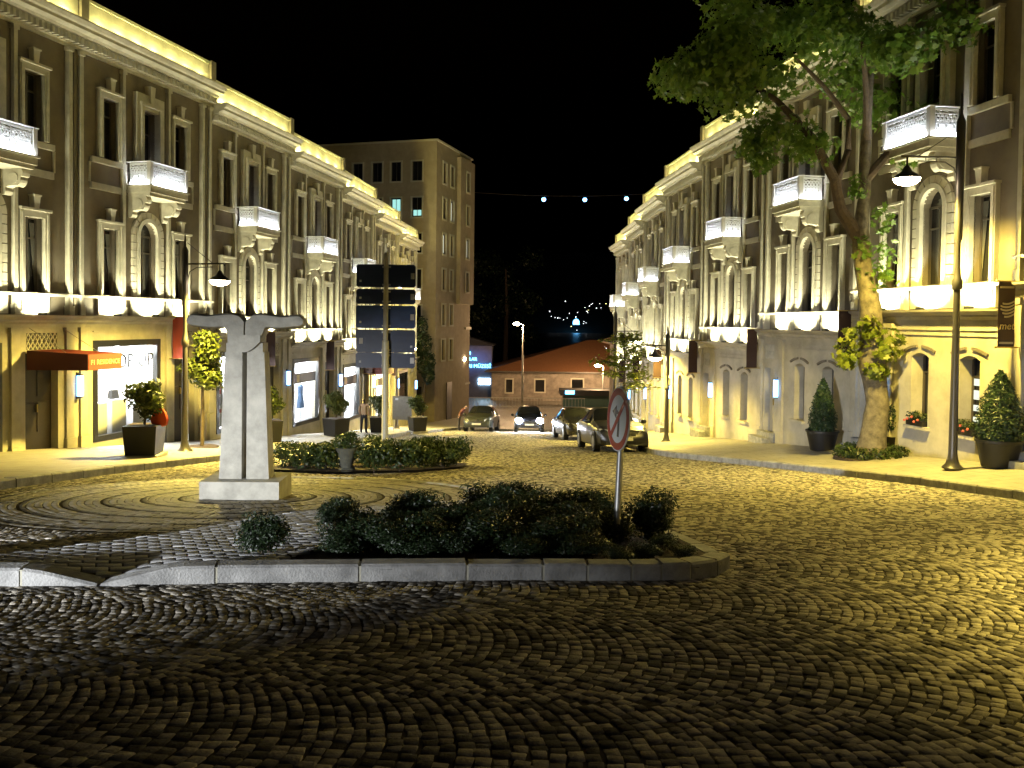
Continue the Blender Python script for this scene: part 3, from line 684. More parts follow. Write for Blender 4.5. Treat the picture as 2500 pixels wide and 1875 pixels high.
    b = MB(); n = 7; cw = (gx1 - gx0) / n
    for i in range(n):
        for k in range(2):
            za = gz0 + (gz1 - gz0) * k / 2; zb = gz0 + (gz1 - gz0) * (k + 1) / 2; xm = gx0 + (i + .5) * cw; zm = (za + zb) / 2
            pr_ = [(gx0 + i * cw + .012, zm), (xm, za), (gx0 + (i + 1) * cw - .012, zm), (xm, zb)]
            for p, q in zip(pr_, pr_[1:] + pr_[:1]): bar(b, *p, *q, .022, gy + .0, gy + .025)
    P('grille', b, M['trim'])
    if shop:
        x0, x1, z0, z1 = .35, 3.1, -3.95, -1.24; t = .12
        b = MB().box(x0 - .05, x0 + t, gy - .03, gy + .12, z0 - .05, z1 + .02); b.box(x1 - t, x1 + .05, gy - .03, gy + .12, z0 - .05, z1 + .02)
        b.box(x0 + t, x1 - t, gy - .03, gy + .12, z1 - .16, z1 + .02); b.box(x0 + t, x1 - t, gy - .03, gy + .12, z0 - .05, z0 + .1)
        P('shop_window_frame', b, M['black_frame'])
    else:
        for k, cx in enumerate((.21 * W, .50 * W)):
            window_set(S, 'ground_window', cx, .64, -3.25, -1.55, gy + .3, flip=flip); wi = len(S) - 2
            P('sill', MB().box(cx - .42, cx + .42, gy - .12, gy + .02, -3.33, -3.25), M['ground_wall'], wi)
            for sd in (-1, 1):
                b = MB()
                for i in range(5):
                    a0, a1 = R(sd * (4 + i * 4.2)), R(sd * (4 + (i + 1) * 4.2)); q = lambda r, a: (cx + r * math.sin(a), -2.72 + r * math.cos(a))
                    b.prism([q(1.3, a0), q(1.36, a0), q(1.36, a1), q(1.3, a1)][::sd], gy - .05, gy + .01, 'y')
                P('label_mould', b, M['stucco'], wi)
        P('step', MB().box(.775 * W, .935 * W, gy - .2, gy + .02, -6, -3.86), M['kerb']); P('step', MB().box(.765 * W, .945 * W, gy - .46, gy - .2, -6, -4.02), M['kerb'])
    sxp = .95 * W if shop else .735 * W
    si = P('wall_sconce', MB().box(sxp - .05, sxp + .05, gy - .16, gy - .02, -2.72, -2.68).box(sxp - .05, sxp + .05, gy - .16, gy - .02, -2.14, -2.1).box(sxp - .03, sxp + .03, gy - .05, gy, -2.75, -2.05), M['plastic'])
    P('sconce_tube', MB().tube([(sxp, gy - .11, -2.68), (sxp, gy - .11, -2.14)], .035, 10), M['e_bluew'], si)
    P('sconce_glass', MB().box(sxp + .04, sxp + .05, gy - .16, gy - .05, -2.68, -2.14).box(sxp - .05, sxp - .04, gy - .16, gy - .05, -2.68, -2.14), M['e_blue'], si)
    return S
SPEC_L = house_specs(False, True); SPEC_R = house_specs(True, False)
def place_house(a, c, ledge, side, spec, label, near, lit=True):
    a = Vector((*a, ledge + 1.4)); c = Vector((*c, ledge + 1.4)); u = (c - a); L = u.length; u.normalize(); k = L / W
    if side < 0: X = u * k; Y = Vector((-u.y, u.x, 0))
    else: X = -u * k; Y = Vector((u.y, -u.x, 0))
    mw = Matrix(((X.x, Y.x, 0, a.x), (X.y, Y.y, 0, a.y), (0, 0, 1, a.z), (0, 0, 0, 1)))
    root = empty('row_house', mat=mw); tag(root, label, 'house', 'terraced row houses')
    objs = []
    for name, me, par in spec:
        objs.append(link(name, me, objs[par] if par is not None else root))
    s = 1 if side < 0 else -1
    c1, c2, c3 = .17 * W, .45 * W, .71 * W
    if lit:
        for cx, pw in ((c1, 1), (c2, 1.15), (c3, 1)):
            light('SPOT', 'facade_floodlight', (s * cx, -.34, -.46), 210 * pw, WARM, root, .06, direc=(0, .8, 1), spot=156, blend=.25).scale = (.8, 1, 1)
        for cx in (.285 * W, .935 * W):
            light('SPOT', 'pilaster_floodlight', (s * cx, -.3, -.47), 60, WARM, root, .04, direc=(0, .1, 1), spot=80, blend=.7)
        nl = 7 if near else 5
        for i in range(nl):
            light('POINT', 'parapet_light', (s * (.1 + (W - .5) * (i + .5) / nl), -.25, 7.13), 230 / nl, PARA, root, .02)
        x0, x1, pr = .30 * W, .60 * W, .78
        light('AREA', 'balcony_strip', (s * (x0 + x1) / 2, -pr - .03, 3.225), 24, COOL, root, size=(1.5, .03), direc=(0, .75, 1))
        e = x0 - .02
        light('AREA', 'balcony_strip', (s * e, -pr / 2 - .03, 3.225), 9, COOL, root, size=(.6, .03), direc=(s * .75, 0, 1))
        light('POINT', 'balcony_lamp', (s * c2, -.16, 3.3), 5, COOL, root, .05)
    return root
LL = [.58, .58, .07, -.39, -.88, -1.36, -1.84]
RL = [1.45, .94, .40, -.10, -.64, -1.15, -1.65, -2.15]
ordn = ['nearest', 'second', 'third', 'fourth', 'fifth', 'sixth', 'seventh', 'eighth']
HL = []; HR = []
DL = ['cut by the picture edge', 'with the POP UP shop window', 'behind the monument', 'with a dressed mannequin in its window', 'with a maroon awning', 'partly behind the blue boards', 'last before the apartment block']
DR = ['a sliver at the picture edge', 'behind the tall lamp post', 'behind the plane tree trunk', 'with a conical shrub before it', 'lit yellow by a street lamp', 'behind the young tree', 'past the young tree', 'last at the far end']
for i, l in enumerate(LL): HL.append(place_house(LF[i + 1], LF[i + 2], l, -1, SPEC_L, f'{ordn[i]} row house on the left side, {DL[i]}', i < 3))
for i, l in enumerate(RL): HR.append(place_house(RF[i], RF[i + 1], l, 1, SPEC_R, f'{ordn[i]} row house on the right side, {DR[i]}', i < 3, lit=i > 0))

# ---------------------------------------------------------------- shop interiors on the left, lettering, goods
def hpt(root, x, y, z):                                   # house-local point to the world (left houses)
    return root.matrix_world @ Vector((x, y, z))
bpy.context.view_layer.update()
def shop_room(root, kind):
    x0, x1, z0, z1 = .35, 3.1, -3.95, -1.24; y0, y1 = .06, 1.5
    b = MB(); b.add([(x0, y0, z0), (x1, y0, z0), (x1, y1, z0), (x0, y1, z0)], [(0, 1, 2, 3)]); b.add([(x0, y0, z1), (x1, y0, z1), (x1, y1, z1), (x0, y1, z1)], [(3, 2, 1, 0)])
    b.add([(x0, y1, z0), (x1, y1, z0), (x1, y1, z1), (x0, y1, z1)], [(0, 1, 2, 3)]); b.add([(x0, y0, z0), (x0, y1, z0), (x0, y1, z1), (x0, y0, z1)], [(0, 1, 2, 3)]); b.add([(x1, y0, z0), (x1, y1, z0), (x1, y1, z1), (x1, y0, z1)], [(3, 2, 1, 0)])
    dark = kind == 'dark'
    b.build('display_room', M['frame'] if dark else M['shop_white'], root)
    pn = MB(); pn.add([(x0 + .12, 0, z0 + .1), (x1 - .12, 0, z0 + .1), (x1 - .12, 0, z1 - .16), (x0 + .12, 0, z1 - .16)], [(0, 1, 2, 3)]); pn.build('shop_pane', M['clear'], root)
    if dark: return
    for k in range(2): MB().box(x0 + .35 + k * 1.2, x0 + 1.25 + k * 1.2, .3, .42, z1 - .05, z1 - .02).build('ceiling_light', M['e_white'], root)
    light('AREA', 'shop_light', ((x0 + x1) / 2, .5, z1 - .07), 430, (.95, .98, 1), root, size=(2.2, .7), direc=(0, -.12, -1))
    if kind in ('popup', 'dress', 'band', 'poster'):
        for xx in (x0 + 1.0, x0 + 1.95): MB().box(xx, xx + .1, .75, .85, z0, z1).build('white_post', M['shop_frame_white'], root)
    if kind == 'popup':
        t = text_mb('POP UP', .58, .01); t.xf(Matrix.Translation((1.95, -.012, -2.02)) @ Matrix.Rotation(R(90), 4, 'X')); t.build('lettering', M['blackpaint'], root)
    if kind in ('dress', 'band'):
        MB().box(x0 + .3, x1 - .25, -.02, -.008, -2.25, -1.83).build('shop_sign_band', M['blackpaint'], root)
        MB().box(x0 + .5, x0 + .75, -.026, -.021, -2.2, -1.9).build('gold_roundel', M['gold'], root)
for h, k in zip(HL, ('dark', 'popup', 'poster', 'dress', 'band', 'band', 'dark')): shop_room(h, k)
# goods standing in the POP UP window
h = HL[1]; pz = -3.95
for x, ht, lab in ((.95, .95, 'white display plinth at the near end of the POP UP shop window'), (1.75, 1.0, 'white display plinth under the black handbag in the POP UP shop window'), (2.65, .8, 'white display plinth at the far end of the POP UP shop window')):
    b = MB().box(-.3, .3, -.25, .25, 0, ht); o = b.build('display_plinth', M['shop_white']); o.matrix_world = h.matrix_world @ Matrix.Translation((x, .5, pz + .002)); tag(o, lab, 'plinth', 'shop display plinths')
bag = empty('handbag', mat=h.matrix_world @ Matrix.Translation((1.75, .45, pz + 1.002))); tag(bag, 'small black handbag on a white plinth in the lit shop window', 'handbag')
MB().frustum((0, 0, 0), .17, .08, .26, .12, .06).build('bag_body', M['blackpaint'], bag)
MB().tube([(-.08, 0, .25), (-.08, 0, .36), (0, 0, .42), (.08, 0, .36), (.08, 0, .25)], .012, 6).build('handle', M['blackpaint'], bag)
def mannequin(root, x, y, z, dress, lab):
    m = empty('mannequin', mat=root.matrix_world @ Matrix.Translation((x, y, z))); tag(m, lab, 'mannequin', 'shop window mannequins')
    MB().lathe([(.02, 0), (.16, .01), (.16, .03), (.02, .05), (.02, .75)], n=14).build('stand', M['shop_frame_white'], m)
    b = MB(); n = 14; rings = [(.24, .15, .55), (.19, .13, .85), (.13, .1, 1.1), (.17, .11, 1.35), (.19, .1, 1.48), (.08, .06, 1.56)]
    for rx, ry, zz in rings: b.v += [(rx * math.cos(2 * math.pi * k / n), ry * math.sin(2 * math.pi * k / n), zz) for k in range(n)]
    b.f = [(i * n + k, i * n + (k + 1) % n, (i + 1) * n + (k + 1) % n, (i + 1) * n + k) for i in range(len(rings) - 1) for k in range(n)]; b.m = [0] * len(b.f)
    b.build('dress', dress, m, True)
    MB().tube([(0, 0, 1.5), (0, 0, 1.62), (0, 0, 1.66), (0, 0, 1.86)], [.05, .045, .07, .05], 10).sphere((0, 0, 1.74), (.085, .1, .12)).build('head', M['shop_white'], m, True)
M['dress_blue'] = mat('dark_blue_dress', (.02, .045, .09), .8); M['dress_grey'] = mat('grey_dress', (.28, .25, .24), .8)
mannequin(HL[3], 2.35, .45, -3.95, M['dress_blue'], 'mannequin in a dark blue dress in the lit shop window beyond the monument')
mannequin(HL[3], 1.35, .55, -3.95, M['dress_grey'], 'mannequin in a grey dress beside the one in dark blue')
mannequin(HL[4], 1.7, .5, -3.95, M['dress_grey'], 'mannequin in the farther lit shop window behind the round bush')
pst = empty('poster_board', mat=HL[2].matrix_world @ Matrix.Translation((.75, .12, -3.83))); tag(pst, 'tall white poster with red and black print in a lit window beside the monument', 'poster')
MB().box(-.32, .32, 0, .03, 0, 1.95).build('board', M['sign_white'], pst)
for k, (mm, z_, hh, ww_) in enumerate((('sign_red', 1.15, .5, .2), ('blackpaint', .75, .3, .16), ('sign_red', .5, .12, .22), ('blackpaint', .2, .25, .07))):
    MB().box(-ww_, ww_, -.006, -.001, z_, z_ + hh).build('print', M[mm], pst)

for k, (z0, z1) in enumerate(((-2.2, -2.05), (-2.5, -2.3), (-2.75, -2.62), (-3.0, -2.88))):
    MB().box(-.21 * W - .22, -.21 * W + (.1 if k % 2 else .02), .21, .222, z0, z1).build('lit_shelf', M['e_roomw'], HR[1])
for cx in (.21 * W, .50 * W):
    MB().box(-cx - .2, -cx - .08, .21, .222, -3.1, -1.75).build('pale_blind', M['shop_white'], HR[2])
# ---------------------------------------------------------------- awnings and banners
def awning(root, x0, x1, depth, mt, label, textline=None):
    a = empty('awning', mat=root.matrix_world @ Matrix.Translation((0, -.15, 0))); tag(a, label, 'awning', 'door awnings')
    zt, zb = -1.42, -1.9
    b = MB(); b.add([(x0, 0, zt), (x1, 0, zt), (x1, -depth, zt - .06), (x0, -depth, zt - .06)], [(0, 1, 2, 3), (3, 2, 1, 0)]); b.build('canopy_top', mt, a)
    for xx in (x0, x1):
        b = MB().prism([(0, zb), (0, zt - .002), (-depth, zt - .062), (-depth, zb + .03)], xx - .008, xx + .008, 'x'); b.build('side_valance', M['awning_dark'] if mt is not M['awning'] else M['awning_dark'], a)  # darker canvas on the red awning's sides paints in their shade
    fr = MB().box(x0 + .01, x1 - .01, -depth - .012, -depth + .004, zb + .03, zt - .062); fo = fr.build('front_valance', mt, a)
    for xx in (x0 + .03, x1 - .03): MB().tube([(xx, 0, zb + .02), (xx, -depth + .03, zb + .05)], .014, 6).build('rod', M['galv'], a)
    for xx in (x0 + .05, x1 - .05): MB().tube([(xx, -.02, zt + .55), (xx, -depth * .62, zt - .03)], .007, 5).build('stay', M['galv'], a)
    if textline:
        t = text_mb(textline, .16, .003); t.xf(Matrix.Translation(((x0 + x1) / 2, -depth - .016, -1.73)) @ Matrix.Rotation(R(90), 4, 'X')); t.build('lettering', M['gold'], fo)
awning(HL[0], .655 * W, .855 * W, 1.75, M['awning'], 'red fabric door awning reading F1 RESIDENCE on the front', 'F1 RESIDENCE')
awning(HL[4], .63 * W, .87 * W, 1.2, M['awning_dark'], 'dark maroon awning over a shop door behind the blue road signs')
def banner(root, x, s, style, label):
    b_ = empty('street_banner', mat=root.matrix_world @ Matrix.Translation((s * x, -.16, -.55))); tag(b_, label, 'banner', 'brown banners on wall brackets')
    wd, hb = .36, 1.27
    b = MB()
    n = 8
    for i in range(n + 1):
        for k in range(2): b.v.append((.012 * math.sin(i * 1.1) * (i / n), -.1 - k * wd, -hb * i / n))
    b.f = [(2 * i, 2 * i + 1, 2 * i + 3, 2 * i + 2) for i in range(n)]; b.m = [0] * n
    me = b.mesh('cloth', M['banner_red'] if style == 'red' else M['banner']); co = link('cloth', me, b_); md = co.modifiers.new('thick', 'SOLIDIFY'); md.thickness = .006; md.offset = 0
    for z in (.012, -hb - .012): MB().tube([(0, .1, z), (0, -.12 - wd, z)], .014, 8).sphere((0, -.135 - wd, z), .026, 8).build('bracket', M['brass'], b_)
    if style == 'met':
        FX = Matrix.Rotation(R(90), 4, 'Z') @ Matrix.Rotation(R(90), 4, 'X'); sh_ = Matrix.Identity(4); sh_[0][1] = .18
        t = text_mb('met', .21, .002); t.xf(Matrix.Translation((.022, -.1 - wd / 2, -.93)) @ FX @ sh_).build('lettering', M['gold'], b_)
        g = MB(); R0 = .19
        for k in range(6):                                   # striped globe emblem running off the cloth's edge
            u = -.9 + k * .33
            for i in range(9):
                pts = []
                for tt, off in ((i, 0), (i + 1, 0), (i + 1, .19), (i, .19)):
                    xx = -1 + 2 * tt / 9; yy = u + off - .35 * (1 - xx * xx) + .25 * xx
                    pts.append((xx, yy))
                cx_ = sum(p[0] for p in pts) / 4; cy_ = sum(p[1] for p in pts) / 4
                if cx_ ** 2 + cy_ ** 2 > .95 or cx_ > .55: continue
                g.add([(p[0] * R0, p[1] * R0, 0) for p in pts], [(0, 1, 2, 3)])
        g.xf(Matrix.Translation((.022, -.1 - wd / 2 + .045, -.52)) @ FX).build('emblem', M['banner_print'], b_)
        for z in (-.1, -1.19):
            MB().box(.006, .022, -.1 - wd + .03, -.13, z - .025, z + .015).build('print_strip', M['banner_print'], b_)
    elif style == 'crest':
        MB().lathe([(.001, 0), (.09, 0), (.1, .012), (.001, .012)], n=14).xf(Matrix.Translation((.012, -.1 - wd / 2, -.62)) @ Matrix.Rotation(R(90), 4, 'Y')).build('crest', M['banner_print'], b_)
for i, h in enumerate(HR[:7]):
    banner(h, .955 * W, -1, 'met' if i == 0 else 'crest' if i == 5 else 'plain',
           'brown banner with striped globe emblem and the word met' if i == 0 else f'plain dark brown banner on the {ordn[i]} row house of the right side')
for i, h in enumerate(HL[:6]):
    if i in (0,): continue
    banner(h, .6 * W, 1, 'red' if i == 1 else 'plain', 'red banner by a shop door behind the left lamp post' if i == 1 else f'dark brown banner by the door of the {ordn[i]} left row house')

# ---------------------------------------------------------------- street lamps
def street_lamp(loc, arm, hz, topz, label, power=0, rz=0, glow='e_lamp', col=SOD):
    L = empty('street_lamp', loc, rz); tag(L, label, 'street lamp', 'street lamps with bell shaded heads')
    MB().lathe([(.19, 0), (.2, .03), (.13, .1), (.1, .2), (.085, .3), (.07, hz * .45), (.062, hz * .62)], n=14).build('pole', M['lamp_metal'], L, True)
    MB().lathe([(.085, hz * .62), (.1, hz * .63), (.1, hz * .65), (.075, hz * .66), (.05, hz * .7), (.045, hz * .78), (.075, hz * .8), (.085, topz * .93), (.03, topz * .95), (.02, topz), (.005, topz + .05)], n=12).build('upper_pole', M['lamp_metal'], L, True)
    za = hz + .42; s = 1 if arm > 0 else -1
    b = MB().tube([(s * .05, 0, za), (arm + s * .12, 0, za + .02)], .022, 8); b.tube([(s * .05, 0, za - .5), (s * .12, 0, za - .2), (s * .3, 0, za - .09), (arm * .8, 0, za - .07)], .013, 6)
    b.tube([(s * .05, 0, za + .55), (arm * .8, 0, za + .02)], .009, 5)
    for k in (.45, .65): b.tube([(arm * k, 0, za - .07), (arm * k, 0, za)], .01, 5)
    b.build('arm', M['lamp_metal'], L)
    MB().tube([(arm, 0, za), (arm, 0, za - .16)], .02, 8).lathe([(.03, za - .16), (.06, za - .2), (.1, za - .28), (.22, za - .36), (.27, za - .42), (.265, za - .425), (.2, za - .37), (.03, za - .3)], (arm, 0, 0), 18).build('shade', M['lamp_metal'], L, True)
    MB().sphere((arm, 0, za - .43), (.25, .25, .13), 16).build('bulb', M[glow], L, True)
    if power:
        light('SPOT', 'street_light', (arm, 0, za - .6), power, col, L, .12, direc=(0, 0, -1), spot=160, blend=.45)
    return L
street_lamp((-8.48, 22.3, G(22.3) + .16), .9, 4.45, 5.6, 'street lamp post on the left pavement beside the small round tree', 5000)
street_lamp((8.82, 17.1, G(17.1) + .29), -1.05, 5.75, 7.4, 'tall street lamp post on the right pavement before the plane tree', 3400)
street_lamp((4.62, 38.5, G(38.5) + .17), .95, 4.3, 5.9, 'street lamp post behind the young tree on the right pavement', 3400)
street_lamp((5.65, 31.2, G(31.2) + .2), -.45, 3.1, 4.2, 'low street lamp post between the young tree and the right facade', 1500)
off_ = street_lamp((9.6, 4.6, G(4.6) + .17), -1.0, 5.5, 7.0, 'street lamp post on the right pavement beyond the picture edge', 0)
light('SPOT', 'street_light', (-1.0, 0, 5.3), 19000, SOD, off_, .12, direc=(.0, -.05, -1), spot=106, blend=1.0)
# tall plain mast lamps on the boulevard at the bottom of the hill
def mast_lamp(loc, h, label, power, arm=-.5):
    L = empty('mast_lamp', loc); tag(L, label, 'street lamp', 'mast lamps at the bottom of the hill')
    MB().lathe([(.16, 0), (.15, .3), (.1, .35), (.07, h)], n=10).build('mast', M['galv'], L, True)
    MB().tube([(0, 0, h), (arm, 0, h + .15)], .04, 8).box(arm - .35, arm + .15, -.12, .12, h + .12, h + .24).build('head', M['galv'], L)
    MB().sphere((arm - .1, 0, h + .06), (.32, .24, .16), 12).build('bulb', M['e_lamp'], L, True)
    light('POINT', 'mast_light', (arm - .1, -.2, h - .3), power, (1, .62, .3), L, .15)
mast_lamp((1.0, 78, G(78)), 7.9, 'tall mast lamp standing before the orange roofed building', 2600)
mast_lamp((9.4, 88, G(88)), 4.1, 'lower mast lamp glowing over the orange roof at its right end', 2200)
# lamp hung on the corner house, off-frame-left lamp further back is not shown
# row of floodlights hung from a cable high over the bottom of the street
cab = empty('light_cable', (0, 82, 0)); tag(cab, 'cable with a row of small white lamps high over the street end', 'string lights')
def cz(x): return 13.4 + .004 * (x - 4) ** 2
MB().tube([(x, 0, cz(x)) for x in np.linspace(-7.5, 16, 12)], .02, 5).build('cable', M['lamp_metal'], cab)
for x in (2.85, 6.75, 10.7):
    MB().lathe([(.04, .0), (.12, -.08), (.14, -.2), (.03, -.2)], (x, 0, cz(x) - .02), 10).build('lamp_housing', M['lamp_metal'], cab)
    MB().sphere((x, 0, cz(x) - .34), .2, 10).build('bulb', M['e_cool'], cab, True)
MB().lathe([(.2, 0), (.12, 1), (.09, 21)], (16, 0, G(82)), 10).build('cable_mast', M['lamp_metal'], cab)

# ---------------------------------------------------------------- monument
mon = empty('monument', (-4.0, 13.0, G(13.0)), R(2)); tag(mon, 'pale concrete monument of twin pillars with outstretched wavy arms on a plinth', 'monument')
MB().box(-.58, .58, -.42, .42, -.12, .3).build('plinth', M['concrete'], mon)
for s in (-1, 1):
    b = MB(); xi, xo0, xo1 = .035 * s, .37 * s, .29 * s
    v = [(xi, -.17, .3), (xo0, -.17, .3), (xo0, .17, .3), (xi, .17, .3), (xi, -.15, 2.2), (xo1, -.15, 2.2), (xo1, .15, 2.2), (xi, .15, 2.2)]
    f = [(0, 3, 2, 1), (4, 5, 6, 7), (0, 1, 5, 4), (1, 2, 6, 5), (2, 3, 7, 6), (3, 0, 4, 7)]
    if s < 0: f = [q[::-1] for q in f]
    b.add(v, f); b.build('pillar', M['concrete'], mon)
# chest block: rounded bowl below, split by a slit above
b = MB().box(-.27, .27, -.16, .16, 2.2, 2.34)
pr = [(-.26, 2.34)] + [(-.26 + .52 * k / 12, 2.34 - .12 * math.sin(math.pi * k / 12)) for k in range(13)] + [(.26, 2.34), (.26, 2.42), (-.26, 2.42)]
bowl = [(-.24 + .48 * k / 14, 2.36 - .16 * math.sin(math.pi * k / 14)) for k in range(15)]
b.prism(bowl + [(.24, 2.46), (-.24, 2.46)], -.2, -.12, 'y'); b.build('torso', M['concrete'], mon)
for s in (-1, 1):
    b = MB(); N = 18; rows = []
    for i in range(N + 1):
        t = i / N; x = s * (.012 + t * .85)
        top = 2.765 + .022 * math.exp(-((t - .26) / .15) ** 2) - .016 * math.exp(-((t - .66) / .13) ** 2) + .012 * t - .085 * math.exp(-(t / .055) ** 2)
        k_ = min(1, max(0, (t - .24) / .1)); low = 2.33 * (1 - k_) + (2.56 - .015 * math.sin((t - .3) * 6.5)) * k_
        if t > .94: top -= .06 * (t - .94) / .06; low += .03 * (t - .94) / .06
        d = .16 - .02 * t
        rows.append([(x, -d, low + .03), (x, -d - .02, (top + low) / 2), (x, -d, top - .03), (x, 0, top), (x, d, top - .03), (x, d + .02, (top + low) / 2), (x, d, low + .03), (x, 0, low)])
    n = 8
    for r_ in rows: b.v += r_
    for i in range(N):
        for k in range(n):
            q = (i * n + k, i * n + (k + 1) % n, (i + 1) * n + (k + 1) % n, (i + 1) * n + k); b.f.append(q if s < 0 else q[::-1]); b.m.append(0)
    b.f += [tuple(range(n)) if s > 0 else tuple(range(n))[::-1], tuple(range(N * n, N * n + n))[::(-1 if s > 0 else 1)]]; b.m += [0, 0]
    b.build('arm', M['concrete'], mon, True)

# ---------------------------------------------------------------- round traffic sign on the island
sg = empty('traffic_sign', (1.03, 8.28, G(8.28) + .1)); sg.rotation_euler = (R(-2), R(2.2), 0); tag(sg, 'round red rimmed no turning sign on a leaning grey pole in the shrub bed', 'traffic sign')
MB().tube([(0, 0, -.1), (.0, 0, 1.52)], .032, 12).build('pole', M['galv'], sg, True)
disc = MB(); n = 40
def ringpoly(r): return [(r * math.cos(2 * math.pi * k / n), r * math.sin(2 * math.pi * k / n)) for k in range(n)]
SM = Matrix.Translation((-.042, -.014, 1.2)) @ Matrix.Rotation(R(-77), 4, 'Z') @ Matrix.Rotation(R(90), 4, 'X')
dm = MB().prism(ringpoly(.31), -.012, 0, 'z').xf(SM); do = dm.build('disc', M['sign_white'], sg)
b = MB()
for k in range(n):
    a0, a1 = 2 * math.pi * k / n, 2 * math.pi * (k + 1) / n; q = lambda r, a: (r * math.cos(a), r * math.sin(a))
    b.prism([q(.232, a0), q(.3, a0), q(.3, a1), q(.232, a1)], .001, .003, 'z')
b.xf(SM).build('red_rim', M['sign_red'], do)
b = MB(); d = Vector((1, 1.0)).normalized(); nn = Vector((-d.y, d.x)) * .026
b.prism([(-.17 - nn.x, -.17 - nn.y), (.17 - nn.x, .17 - nn.y), (.17 + nn.x, .17 + nn.y), (-.17 + nn.x, -.17 + nn.y)], .0045, .006, 'z'); b.xf(SM).build('red_bar', M['sign_red'], do)
b = MB().prism([(.0, -.17), (.05, -.17), (.05, .02), (.0, .05)], .002, .004, 'z')
b.prism([(.05, .02), (.02, .07), (-.04, .09), (-.04, .045), (0, .05)], .0021, .0041, 'z'); b.prism([(-.04, .0), (-.04, .13), (-.15, .067)], .002, .004, 'z'); b.xf(SM).build('arrow', M['blackpaint'], do)
for z in (1.0, 1.36): MB().box(-.036, -.02, -.03, .03, z, z + .03).build('clamp', M['galv'], sg)

# ---------------------------------------------------------------- blue direction boards seen from behind
ds = empty('direction_sign', (-3.0, 20.4, G(20.4) + .05)); tag(ds, 'stack of five navy blue direction boards seen from behind on a pale pole', 'road sign')
MB().lathe([(.075, -.05), (.075, 2.2), (.082, 2.2), (.082, 2.9), (.06, 2.92), (.055, 4.95), (.02, 5.0)], n=14).build('pole', M['pole_cream'], ds, True)
def zpx(y): return (778 - y) * 20.5 / 2100 + 1.4 - (G(20.4) + .05)
for y0, y1, br, st in ((643, 696, 0, (0.62, .5)), (703, 737, 0, (.62, .5)), (743, 796, 1, (.62, .5)), (802, 855, 0, (-.6, .5)), (858, 893, 0, (.62, .4))):
    z1, z0 = zpx(y0) + .012, zpx(y1) - .012; b = MB(); e = .04
    out = [(-.72 + e, z0), (.69 - e, z0), (.69, z0 + e), (.69, z1 - e), (.69 - e, z1), (-.72 + e, z1), (-.72, z1 - e), (-.72, z0 + e)]
    po = b.prism(out, .09, .115, 'y').build('board', M['navy_bright'] if br else M['navy'], ds)
    MB().box(st[0] - .045, st[0] + .045, .086, .0895, (z0 + z1) / 2 - .07, (z0 + z1) / 2 + .07).build('sticker', M['sticker'], po)
    MB().box(-st[0] - .025, -st[0] + .025, .086, .0895, z0 + .12, z0 + .17).build('sticker', M['sticker'], po)
    for zc in (z0 + .06, z1 - .06): MB().box(-.1, .1, .06, .09, zc - .02, zc + .02).build('clamp', M['galv'], ds)

# ---------------------------------------------------------------- vegetation
LOBED = np.array([(0, -.5), (.12, -.28), (.5, -.3), (.3, -.02), (.48, .25), (.16, .2), (0, .55), (-.16, .2), (-.48, .25), (-.3, -.02), (-.5, -.3), (-.12, -.28)])
OVAL = np.array([(0, -.5), (.22, -.1), (.16, .25), (0, .5), (-.16, .25), (-.22, -.1)])
NEEDLE = np.array([(-.07, -.5), (.07, -.5), (.1, 0), (0, .5), (-.1, 0)])
def leaf_mesh(name, C, N, size, shape, mt, rng, droop=0):
    n = len(C); k = len(shape)
    N = N / (np.linalg.norm(N, axis=1, keepdims=True) + 1e-9)
    A = np.cross(N, rng.normal(size=(n, 3))); A /= np.linalg.norm(A, axis=1, keepdims=True) + 1e-9; B = np.cross(N, A)
    sz = size * rng.uniform(.65, 1.25, (n, 1, 1))
    V = C[:, None] + sz * (A[:, None] * shape[None, :, 0:1] + B[:, None] * shape[None, :, 1:2]) + sz * .25 * (np.abs(shape[None, :, 0:1]) ** 2) * N[:, None]
    F = np.arange(n * k).reshape(n, k)
    return np_mesh(name, V.reshape(-1, 3), F, mt, np.clip(rng.normal(.5, .25, n), 0, 1))
def crown_pts(blobs, n, rng, shell=.55):
    vol = np.array([b[1] * b[2] * b[3] for b in blobs]) ** .75; cnt = np.maximum(3, (vol / vol.sum() * n).astype(int)); P = []; N = []
    for (c, rx, ry, rz), m in zip(blobs, cnt):
        d = rng.normal(size=(m, 3)); d /= np.linalg.norm(d, axis=1, keepdims=True); r = shell + (1 - shell) * rng.random((m, 1)) ** .6
        r *= 1 + .18 * np.sin(d[:, 0:1] * 7 + c[0]) * np.sin(d[:, 1:2] * 6 + c[1] * 3) * np.cos(d[:, 2:3] * 5)
        P.append(np.array(c) + d * r * np.array((rx, ry, rz))); N.append(d + rng.normal(0, .55, (m, 3)) + np.array((0, 0, .25)))
    return np.concatenate(P), np.concatenate(N)

# big plane tree on the right pavement
rng = np.random.default_rng(3)
tb = Vector((8.62, 20.5, G(20.5) + .3))
tree = empty('plane_tree', tb); tag(tree, 'big leafy plane tree with a bulging trunk on the right pavement', 'tree')
tr = [(0, 0, -.15), (0, 0, .15), (.06, 0, .7), (.12, -.02, 1.3), (.04, 0, 1.9), (-.03, .02, 2.4), (-.06, 0, 3.0), (-.1, 0, 3.6), (-.3, .02, 4.6), (-.38, 0, 5.4), (-.3, 0, 6.2), (-.28, .05, 7.4), (-.2, .1, 8.8), (-.1, .1, 10.2)]
rd = [.46, .36, .29, .255, .285, .315, .27, .23, .205, .19, .15, .12, .09, .05]
sub = []; sr = []
for i in range(len(tr) - 1):
    for t in (0, .5): sub.append(Vector(tr[i]).lerp(Vector(tr[i + 1]), t)); sr.append((rd[i] * (1 - t) + rd[i + 1] * t) * (1 + .05 * math.sin(i * 3 + t * 5)))
